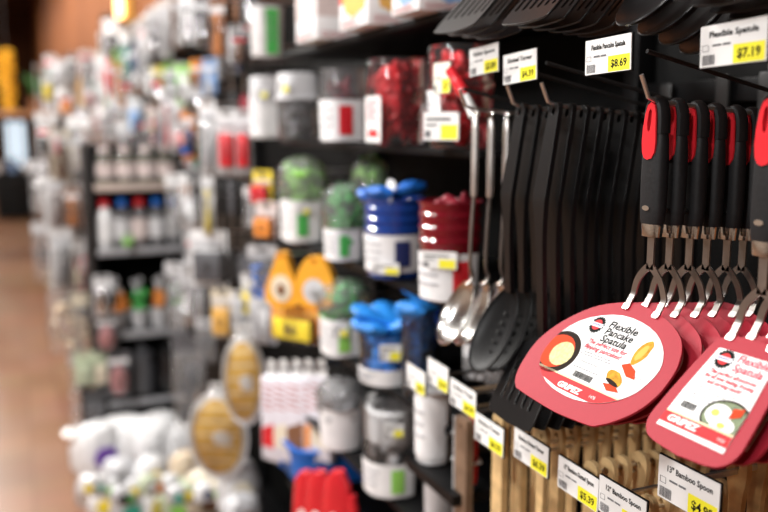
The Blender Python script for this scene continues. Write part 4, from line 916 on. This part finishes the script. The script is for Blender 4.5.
for i, a in enumerate([
 ('p', 46, 140, 22, 46, 'white', 'lgrey', 'white pouch at the upper left of the wire rack'),
 ('c', 60, 158, 20, 50, 'cream', 'brown', 'cream card with brown gadget on the wire rack'),
 ('p', 78, 150, 22, 60, 'white', 'lgrey', 'white pouch at the upper right of the wire rack'),
 ('p', 38, 190, 18, 52, 'lgrey', 'white', 'light grey pouch at the left edge of the wire rack'),
 ('c', 54, 206, 22, 56, 'white', 'pinkish', 'white card with pinkish gadget on the wire rack'),
 ('c', 71, 210, 16, 40, 'brown', 'orange', 'brown and orange card in the middle of the wire rack'),
 ('p', 84, 215, 16, 60, 'lgrey', 'lgrey', 'light grey pouch beside the red-capped white bottle'),
 ('p', 42, 255, 20, 58, 'lgrey', 'dgrey', 'grey pouch with dark filling at the left of the rack'),
 ('c', 60, 262, 22, 62, 'white', 'lgrey', 'tall white card low on the wire rack'),
 ('p', 78, 275, 20, 62, 'white', 'pink', 'white pouch with pinkish filling low on the rack'),
 ('p', 62, 316, 32, 84, 'cream', 'beige', 'large beige pouch hanging low on the rack'),
 ('p', 82, 332, 20, 70, 'cream', 'beige', 'narrow cream pouch right of the large beige pouch'),
 ('p', 74, 420, 14, 150, 'white', 'white', 'long white bag hanging to the floor at the corner of the rack'),
]):
    Yy = RY-.07-.05*(i % 3)
    f = pouch if a[0] == 'p' else card
    t = f(*a[1:8], X=None, Y=Yy, rz=R.choice((-15, 0, 12)), hookit=False); rpeg(t.location)
# cards with pink ovals clipped to the front left edge of the end display
for a in [
 (102, 300, 18, 44, 'lgrey', 'silver', 'shiny grey card with round gadget on the end display side'),
 (106, 336, 20, 38, 'dgrey', 'pink', 'upper dark card with a pink oval on the end display'),
 (118, 378, 22, 48, 'dgrey', 'pink', 'lower dark card with a pink oval on the end display'),
]: card(*a, X=None, Y=E0-.05, rz=-10, shape='oval', head='white', hookit=False)
for a in [(83, 372, 18, 36, 'pgreen', 'pgreen', 'left pale green card low beside the end display'), (100, 372, 16, 36, 'pgreen', 'cream', 'right pale green card low beside the end display'), (94, 408, 26, 40, 'black', 'dgrey', 'black card low beside the end display above the white bags')]: card(*a, X=None, Y=E0-.02, rz=0, shape='block', head='pgreen' if a[4] == 'pgreen' else 'dgrey', hookit=False)

# packets on the far wall of shelving above the end display
for i, a in enumerate([
 ('c', 100, 92, 12, 70, 'white', 'pink', 'white card with pink gadget at the far left of the upper far rows', .52, 'stick'),
 ('c', 111, 86, 10, 52, 'red', 'white', 'red card of the upper far rows', .53, 'stick'),
 ('c', 119, 88, 9, 46, 'orange', 'cream', 'orange card next to the red one in the upper far rows', .54, 'block'),
 ('c', 126, 72, 9, 46, 'teal', 'white', 'teal card of the upper far rows', .54, 'stick'),
 ('c', 133, 72, 8, 52, 'navy', 'lblue', 'navy card of the upper far rows', .55, 'pair'),
 ('c', 143, 62, 12, 56, 'white', 'lgrey', 'tall white card right of the navy one in the upper far rows', .54, 'stick'),
 ('c', 150, 88, 12, 40, 'black', 'dgrey', 'black card under the tall white one in the upper far rows', .55, 'block'),
 ('c', 157, 86, 10, 34, 'yellow', 'cream', 'yellow card of the upper far rows', .55, 'block'),
 ('c', 153, 34, 12, 46, 'lgrey', 'silver', 'light grey card with silver gadget near the rail', .55, 'stick'),
 ('c', 165, 32, 12, 56, 'white', 'lgrey', 'white card nearest the rail in the upper far rows', .55, 'pair'),
 ('c', 176, 24, 12, 56, 'brown', 'white', 'brown card with white gadget at the rail end', .55, 'stick'),
 ('c', 169, 88, 12, 44, 'lime', 'white', 'lime green card at the right of the upper far rows', .55, 'oval'),
 ('p', 92, 120, 14, 60, 'white', 'lgrey', 'pale pouch at the far left of the lower far rows', .50, ''),
 ('p', 106, 132, 16, 44, 'white', 'lgrey', 'pale pouch left of the black card in the lower far rows', .50, ''),
 ('p', 121, 128, 16, 46, 'white', 'white', 'white pouch in the middle of the lower far rows', .51, ''),
 ('c', 134, 118, 14, 40, 'white', 'lblue', 'white card with pale blue gadget in the lower far rows', .52, 'block'),
 ('c', 141, 140, 14, 30, 'black', 'dgrey', 'small black card just above the olive jars', .52, 'block'),
 ('p', 154, 130, 16, 44, 'pinkish', 'pink', 'pinkish pouch in the lower far rows', .52, ''),
 ('c', 166, 122, 12, 60, 'white', 'red', 'white card with small red gadget in the lower far rows', .53, 'stick'),
 ('c', 177, 128, 12, 56, 'white', 'dred', 'white card with dark red gadget at the right of the lower far rows', .53, 'stick'),
]):
    if a[0] == 'c': card(*a[1:8], X=a[8], rz=R.choice((-20, -30, -10)), shape=a[9])
    else: pouch(*a[1:8], X=a[8], rz=R.choice((-20, -30, -10)))

# many small packets filling the blurred rows
ACC = ['silver', 'white', 'dgrey', 'silver', 'lgrey', 'black', 'silver', 'white', 'red', 'silver', 'grey', 'yellow', 'navy', 'silver', 'brown', 'lime', 'orange', 'white', 'pink', 'teal']
WORD = dict(silver='shiny silver', white='white', dgrey='charcoal', lgrey='pale', black='black', red='red', grey='grey', yellow='yellow', navy='navy', brown='brown', lime='lime', orange='orange', pink='pink', teal='teal')
rr = random.Random(21); used = set()
def fill(n, x0, x1, y0, y1, where, X=None, Y=None, rzs=(-20, -35), w=(9, 15), h=(22, 40)):
    for k in range(n):
        px = rr.uniform(x0, x1); py = y0+(y1-y0)*(k+.5)/n+rr.uniform(-6, 6)
        for _ in range(60):
            c1, c2 = rr.choice(['white', 'white', 'dgrey', 'lgrey', 'black', 'white']), rr.choice(ACC)
            shp = rr.choice(['oval', 'stick', 'pair', 'block'])
            key = (c1, c2, shp, where)
            if c1 != c2 and key not in used: break
        used.add(key); s_ = dict(oval='round', stick='long', pair='twin', block='boxy')[shp]
        lb = 'small %s card with %s %s gadget, %s' % (WORD[c1], s_, WORD[c2], where)
        for _ in range(80):
            ww, hh = rr.uniform(*w), rr.uniform(*h); XX = X[0]+(X[1]-X[0])*rr.random() if X else None; YY = Y-.08*rr.random() if Y else None
            P, W, H = place(px, py, ww, hh, XX, YY); W *= .62
            if all(z1 < P.z-H or z0 > P.z+.02 or abs(y-P.y) > .02+.5*(W+q) or abs(x-P.x) > .9*(W+q) for x, y, z0, z1, q in BOX): break
            px = rr.uniform(x0, x1); py = rr.uniform(y0-6, y1+6)
        else: continue
        card(px, py, ww, hh, c1, c2, lb, X=XX, Y=YY, rz=rr.choice(rzs), shape=shp, head=rr.choice(['lgrey', 'white', 'dgrey', 'red']), hookit=bool(X), name='small_packet')
        if Y: rpeg(LAST[0])
fill(14, 96, 182, 40, 60, 'just under the far rail', (.54, .58), h=(24, 44))
fill(13, 96, 180, 84, 100, 'above the olive jars', (.52, .56))
fill(12, 98, 184, 112, 140, 'close above the end display', (.50, .54), h=(18, 30))
fill(10, 182, 250, 10, 60, 'high in the middle bay', (.58, .66), h=(30, 50))
fill(9, 182, 214, 80, 190, 'left of the white tubs', (.56, .62), h=(26, 44))
fill(9, 184, 215, 200, 330, 'beside the long black utensils', (.53, .60), h=(26, 44))
fill(14, 42, 90, 70, 230, 'on the upper wire rack', Y=RY-.10, rzs=(-10, 10), h=(20, 36))
fill(8, 52, 92, 235, 330, 'on the lower wire rack', Y=RY-.10, rzs=(-10, 10), h=(20, 36))
# bags piled on the base deck and the floor
def bag(px, py, w, h, Y, c, label, zb=None, pc=None, cat='bag', full=.55, m=None, name='stuffed_bag', knot=True):
    P = atY(px, py, Y); d = depth(P); W = w/F*d; H = h/F*d; rr = random.Random(int(px*3+py*5))
    z0 = P.z-H/2; t = thing(name, label, cat, (P.x, P.y, z0), None, R.uniform(-.4, .4))
    bm = bmesh.new(); rings = []
    for z, q in ((0, .75), (.08, 1.0), (.3, 1.12), (.6, 1.1), (.82, .95), (.93, .72), (1.0, .35)):
        rings.append([(x*rr.uniform(.82, 1.15), y*rr.uniform(.82, 1.15), zz+(rr.uniform(-.05, .05)*H if .05 < z < .95 else 0)) for x, y, zz in sring(z*H, W/2*q*.92, W/2*q*full*1.25, 22, 2.4)])
    loft(bm, rings); part('bag_body', bm, m or mat('white film '+c, PAL[c], .22, bump=.6, scale=40, coat=.3), t)
    if knot: bm = bmesh.new(); lathe(bm, [(W*.06, H*.97), (W*.06, H*1.0), (W*.16, H*1.05), (W*.02, H*1.06)], 12, asp=.4); part('tied_neck', bm, m or mat('white film '+c, PAL[c], .22, bump=.6, scale=40, coat=.3), t)
    if pc:
        bm = bmesh.new(); plate(bm, blob(14, 0, H*.45, W*.26, H*.22, .15, int(px)), (), .002, frame((0, -W*full*.80, 0), (1, 0, 0), (0, 0, 1))); part('printed_patch', bm, pal(pc), t)
    return t
for a in [
 (98, 450, 46, 58, 3.42, 'white', 'left white stuffed bag of the pile on the base deck', 'purple'),
 (128, 446, 60, 62, 3.46, 'white', 'second white stuffed bag of the pile, from the left', None),
 (158, 444, 60, 64, 3.44, 'white', 'third white stuffed bag of the pile, from the left', None),
 (186, 448, 44, 58, 3.40, 'white', 'right white stuffed bag with a brown patch', 'brown'),
 (88, 490, 24, 34, 3.05, 'lgrey', 'grey glinting bag at the left front of the floor pile', 'silver'),
 (104, 500, 30, 34, 2.95, 'white', 'pale bag with yellow patch at the floor front', 'yellow'),
 (128, 504, 34, 40, 2.85, 'lgrey', 'pale bag with teal patch in the floor pile', 'teal'),
 (153, 502, 30, 40, 2.85, 'white', 'pale bag with yellow patch right of the teal one', 'yellow'),
 (178, 500, 34, 46, 2.8, 'pgreen', 'green-tinted bag in the floor pile', 'lime'),
 (206, 492, 40, 50, 2.65, 'cream', 'cream bag with brown patch right of the green-tinted bag', 'brown'),
 (118, 474, 34, 34, 3.15, 'lgrey', 'grey bag behind the teal-patched bag', 'grey'),
 (150, 472, 32, 34, 3.12, 'white', 'small white bag with yellow spot below the big white pile', 'yellow'),
 (186, 468, 34, 36, 3.0, 'beige', 'beige bag below the large shiny grey pouch', 'pinkish'),
 (238, 484, 40, 56, 2.4, 'white', 'white and cream bag left of the blue bin', 'cream'),
 (240, 512, 40, 40, 2.3, 'lgrey', 'grey bag at the bottom edge left of the blue bin', 'brown'),
]:
    b_ = bag(*a[:5], a[5], a[6], pc=a[7], knot=False)

SM = [('white', 'yellow'), ('white', 'teal'), ('white', 'lime'), ('lgrey', 'silver'), ('white', 'green'), ('lgrey', 'yellow'), ('pgreen', 'white'), ('cream', 'orange'), ('white', 'grey'), ('lgrey', 'teal'), ('pgreen', 'yellow'), ('cream', 'dgrey'), ('white', 'navy'), ('cream', 'lime')]
for k, (c1, c2) in enumerate(SM):
    bag(90+k*9.5+rr.uniform(-3, 3), 490+rr.uniform(-8, 12), 19, 20, 2.55+.02*(k % 3)-.01*k, c1, 'small %s bag with %s patch heaped at the front of the floor pile' % (WORD.get(c1, dict(pgreen='pale green', cream='cream').get(c1)), WORD.get(c2, c2)), pc=c2, knot=False, name='small_bag')
# far end of the aisle
t = thing('tinsel_strand', 'golden glittering strand hanging at the far left', 'decoration', atY(5, 50, 9.0))
bm = bmesh.new(); rr = random.Random(5)
for k in range(90):
    z = -.56*k/90; M = Matrix.Translation((rr.uniform(-.065, .065), rr.uniform(-.065, .065), z))
    bmesh.ops.create_icosphere(bm, subdivisions=1, radius=.020, matrix=M)
    tube(bm, [(0, 0, z+.01), M.translation], .004, 5)
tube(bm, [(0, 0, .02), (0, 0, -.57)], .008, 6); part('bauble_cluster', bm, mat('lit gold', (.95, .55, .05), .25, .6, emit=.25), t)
bm = bmesh.new(); tube(bm, [(0, 0, 0), (0, 0, 4.0-t.location.z)], .006, 6); part('cord', bm, HOOKB, t)
P = atX(133, 16, .6); t = thing('wall_sconce', 'glowing slim wall light above the shelving rail', 'light', (.575, P.y, P.z))
bm = bmesh.new(); box(bm, (-.04, 0, .2), (.03, .10, .42), .01); part('glowing_tube', bm, mat('warm glow', (1, .62, .25), .5, emit=5), t)
bm = bmesh.new(); box(bm, (0, 0, .2), (.04, .14, .46), .006); part('back_plate', bm, pal('gold'), t)
def far_block(px0, px1, py0, Y, cols, label, cat, name):
    a, c = atY(px0, py0, Y), atY(px1, py0, Y); w = c.x-a.x
    t = thing(name, label, cat, ((a.x+c.x)/2, Y, 0)); H = a.z
    for x in (-w/2+.02, w/2-.02):
        bm = bmesh.new(); box(bm, (x, 0, H/2), (.04, .4, H), .004); part('side_panel', bm, pal(cols[0]), t)
    for k in range(4):
        bm = bmesh.new(); box(bm, (0, 0, H*(k+1)/4-.02), (w-.04, .4, .03), .004); part('shelf', bm, pal(cols[0]), t)
    bm = bmesh.new(); box(bm, (0, .19, H/2), (w-.04, .02, H), .002); part('back_panel', bm, pal(cols[1]), t)
    return t, (a.x+c.x)/2, H
t, x, H = far_block(48, 84, 112, 7.0, ('brown', 'black'), 'far dark shelf unit behind the wire rack', 'shelving', 'shelf_unit')
def canister(x, y, z, r, h, c1, c2, label):
    t = thing('canister', label, 'canister', (x, y, z)); bm = bmesh.new(); lathe(bm, [(r*.95, .001), (r, .01), (r, h*.8), (r*.9, h*.84)], 22); part('canister_body', bm, pal(c1), t)
    bm = bmesh.new(); lathe(bm, [(r*1.04, h*.84), (r*1.04, h*.95), (r*.8, h), (r*.2, h*1.02), (r*.15, h*1.12)], 22); part('lid', bm, pal(c2), t); return t
canister(x+.0, 7.0-.05, H, .065, .34, 'white', 'dgrey', 'white canister with dark lid on the far shelf unit')
canister(x+.115, 7.0-.02, H, .04, .30, 'gold', 'brown', 'golden canister with brown lid on the far shelf unit')
canister(x-.12, 7.0-.05, H, .045, .14, 'lgrey', 'white', 'pale low canister at the left of the far shelf unit')
for k, (dx, c) in enumerate(((-.07, 'white'), (.0, 'lgrey'), (.07, 'cream'))):
    canister(x+dx, 6.93, H*.75-.004, .030, .17, c, 'white', ['left white', 'middle grey', 'right cream'][k]+' canister on the second shelf of the far unit')
P = atY(67, 76, 6.9); gl = thing('globe_lamp', 'small glowing white globe lamp on the far shelf unit', 'lamp', (P.x, 6.86, H))
bm = bmesh.new(); lathe(bm, [(.035, 0), (.035, .01), (.008, .02), (.008, P.z-H-.04)], 16); part('stand', bm, HOOKB, gl)
bm = bmesh.new(); bmesh.ops.create_icosphere(bm, subdivisions=3, radius=.042, matrix=Matrix.Translation((0, 0, P.z-H))); part('globe', bm, mat('glowing globe', (1, .98, .95), .4, emit=4), gl)
P = atY(38, 96, 10.0); t = thing('potted_plant', 'small green plant far down the aisle', 'plant', (P.x, 10.0, P.z-.16))
bm = bmesh.new(); lathe(bm, [(.06, 0), (.085, .02), (.10, .14), (.09, .14)], 18); part('pot', bm, pal('brown'), t)
bm = bmesh.new(); rr = random.Random(3)
for k in range(26):
    a = rr.uniform(0, 2*PI); q = rr.uniform(.06, .17); h = rr.uniform(.1, .3)
    tube(bm, [(0, 0, .12), (q*.5*math.cos(a), q*.5*math.sin(a), .12+h*.7), (q*math.cos(a), q*math.sin(a), .12+h)], [.006, .022, .003], 6, None, .3)
part('foliage', bm, mat('dark leaf', (.03, .14, .03), .5), t)
bm = bmesh.new(); H = P.z-.16
tb = thing('display_table', 'tan display table at the far end of the aisle', 'table', (P.x-.35, 10.0, 0)); 
bm = bmesh.new(); box(bm, (0, 0, H-.03), (1.1, .5, .06), .01); part('table_top', bm, mat('tan wood', (.45, .22, .10), .5), tb)
for sx in (-.5, .5):
    for sy in (-.2, .2): bm = bmesh.new(); box(bm, (sx, sy, (H-.06)/2), (.05, .05, H-.06), .005); part('leg', bm, mat('tan wood', (.45, .22, .10), .5), tb)
t, x, H = far_block(-6, 32, 172, 15.0, ('black', 'black'), 'low black shelf unit at the end of the aisle', 'shelving', 'shelf_unit')
for k in range(3): canister(x-.22+.22*k, 14.85, H, .06, .20, ['white', 'lblue', 'white'][k], 'dgrey', ['left white', 'middle pale blue', 'right white'][k]+' canister on the low black unit at the end of the aisle')

# ------------------------------------------------------------------ light
def area(name, loc, size, e, col=(1, 1, 1), rot=(0, 0, 0), sy=None):
    l = bpy.data.lights.new(name, 'AREA'); l.shape = 'RECTANGLE'; l.size = size; l.size_y = sy or size; l.energy = e; l.color = col
    o = bpy.data.objects.new(name, l); C.objects.link(o); o.location = loc; o.rotation_euler = rot; return o
def fixture(x, y, e, sx=.14, sy=.6):
    area('ceiling_lamp', (x, y, 3.6), sx, e, (1, .97, .93), (0, 0, 0), sy)
fixture(-.9, .3, 32); fixture(-.9, 2.2, 74); fixture(-.8, 3.6, 84); fixture(-.75, 5.0, 80); fixture(-.7, 6.5, 90); fixture(-.7, 9.0, 95); fixture(-1.2, 12, 110); fixture(-1.2, 16, 110)
def aim(name, loc, to, size, e, col=(1, 1, 1)):
    o = area(name, loc, size, e, col); o.rotation_euler = (Vector(to)-Vector(loc)).to_track_quat('-Z', 'Y').to_euler()
aim('added_front_key', (-1.5, -.5, 2.35), (.6, .9, 1.3), .35, 31, (1, .985, .97))  # frontal key light added behind the camera to brighten the near fronts
aim('added_front_key', (-1.6, 1.2, 2.5), (.6, 2.2, 1.2), .30, 38, (1, .985, .97))  # second added key light, facing the shelf fronts further along
area('ceiling_lamp', (.2, 9.0, 2.6), .3, 14, (1, .75, .5), (0, math.radians(-75), 0), 8)  # long warm strip well below the ceiling, turned sideways towards the bulkhead
wd = bpy.data.worlds.new('World'); bpy.context.scene.world = wd; wd.use_nodes = True
wd.node_tree.nodes['Background'].inputs[0].default_value = (.9, .93, 1, 1); wd.node_tree.nodes['Background'].inputs[1].default_value = .30

cam = bpy.data.cameras.new('camera'); co = bpy.data.objects.new('camera', cam); C.objects.link(co)
cam.sensor_width = 36; cam.lens = F*36/768; cam.clip_start = .02
co.matrix_world = Matrix(((RT.x, UP.x, -FW.x, 0), (RT.y, UP.y, -FW.y, 0), (RT.z, UP.z, -FW.z, EYE), (0, 0, 0, 1)))
cam.dof.use_dof = True; cam.dof.focus_distance = .80; cam.dof.aperture_fstop = 2.8
sc = bpy.context.scene; sc.camera = co
sc.view_settings.view_transform = 'Standard'; sc.view_settings.look = 'None'; sc.view_settings.exposure = 0
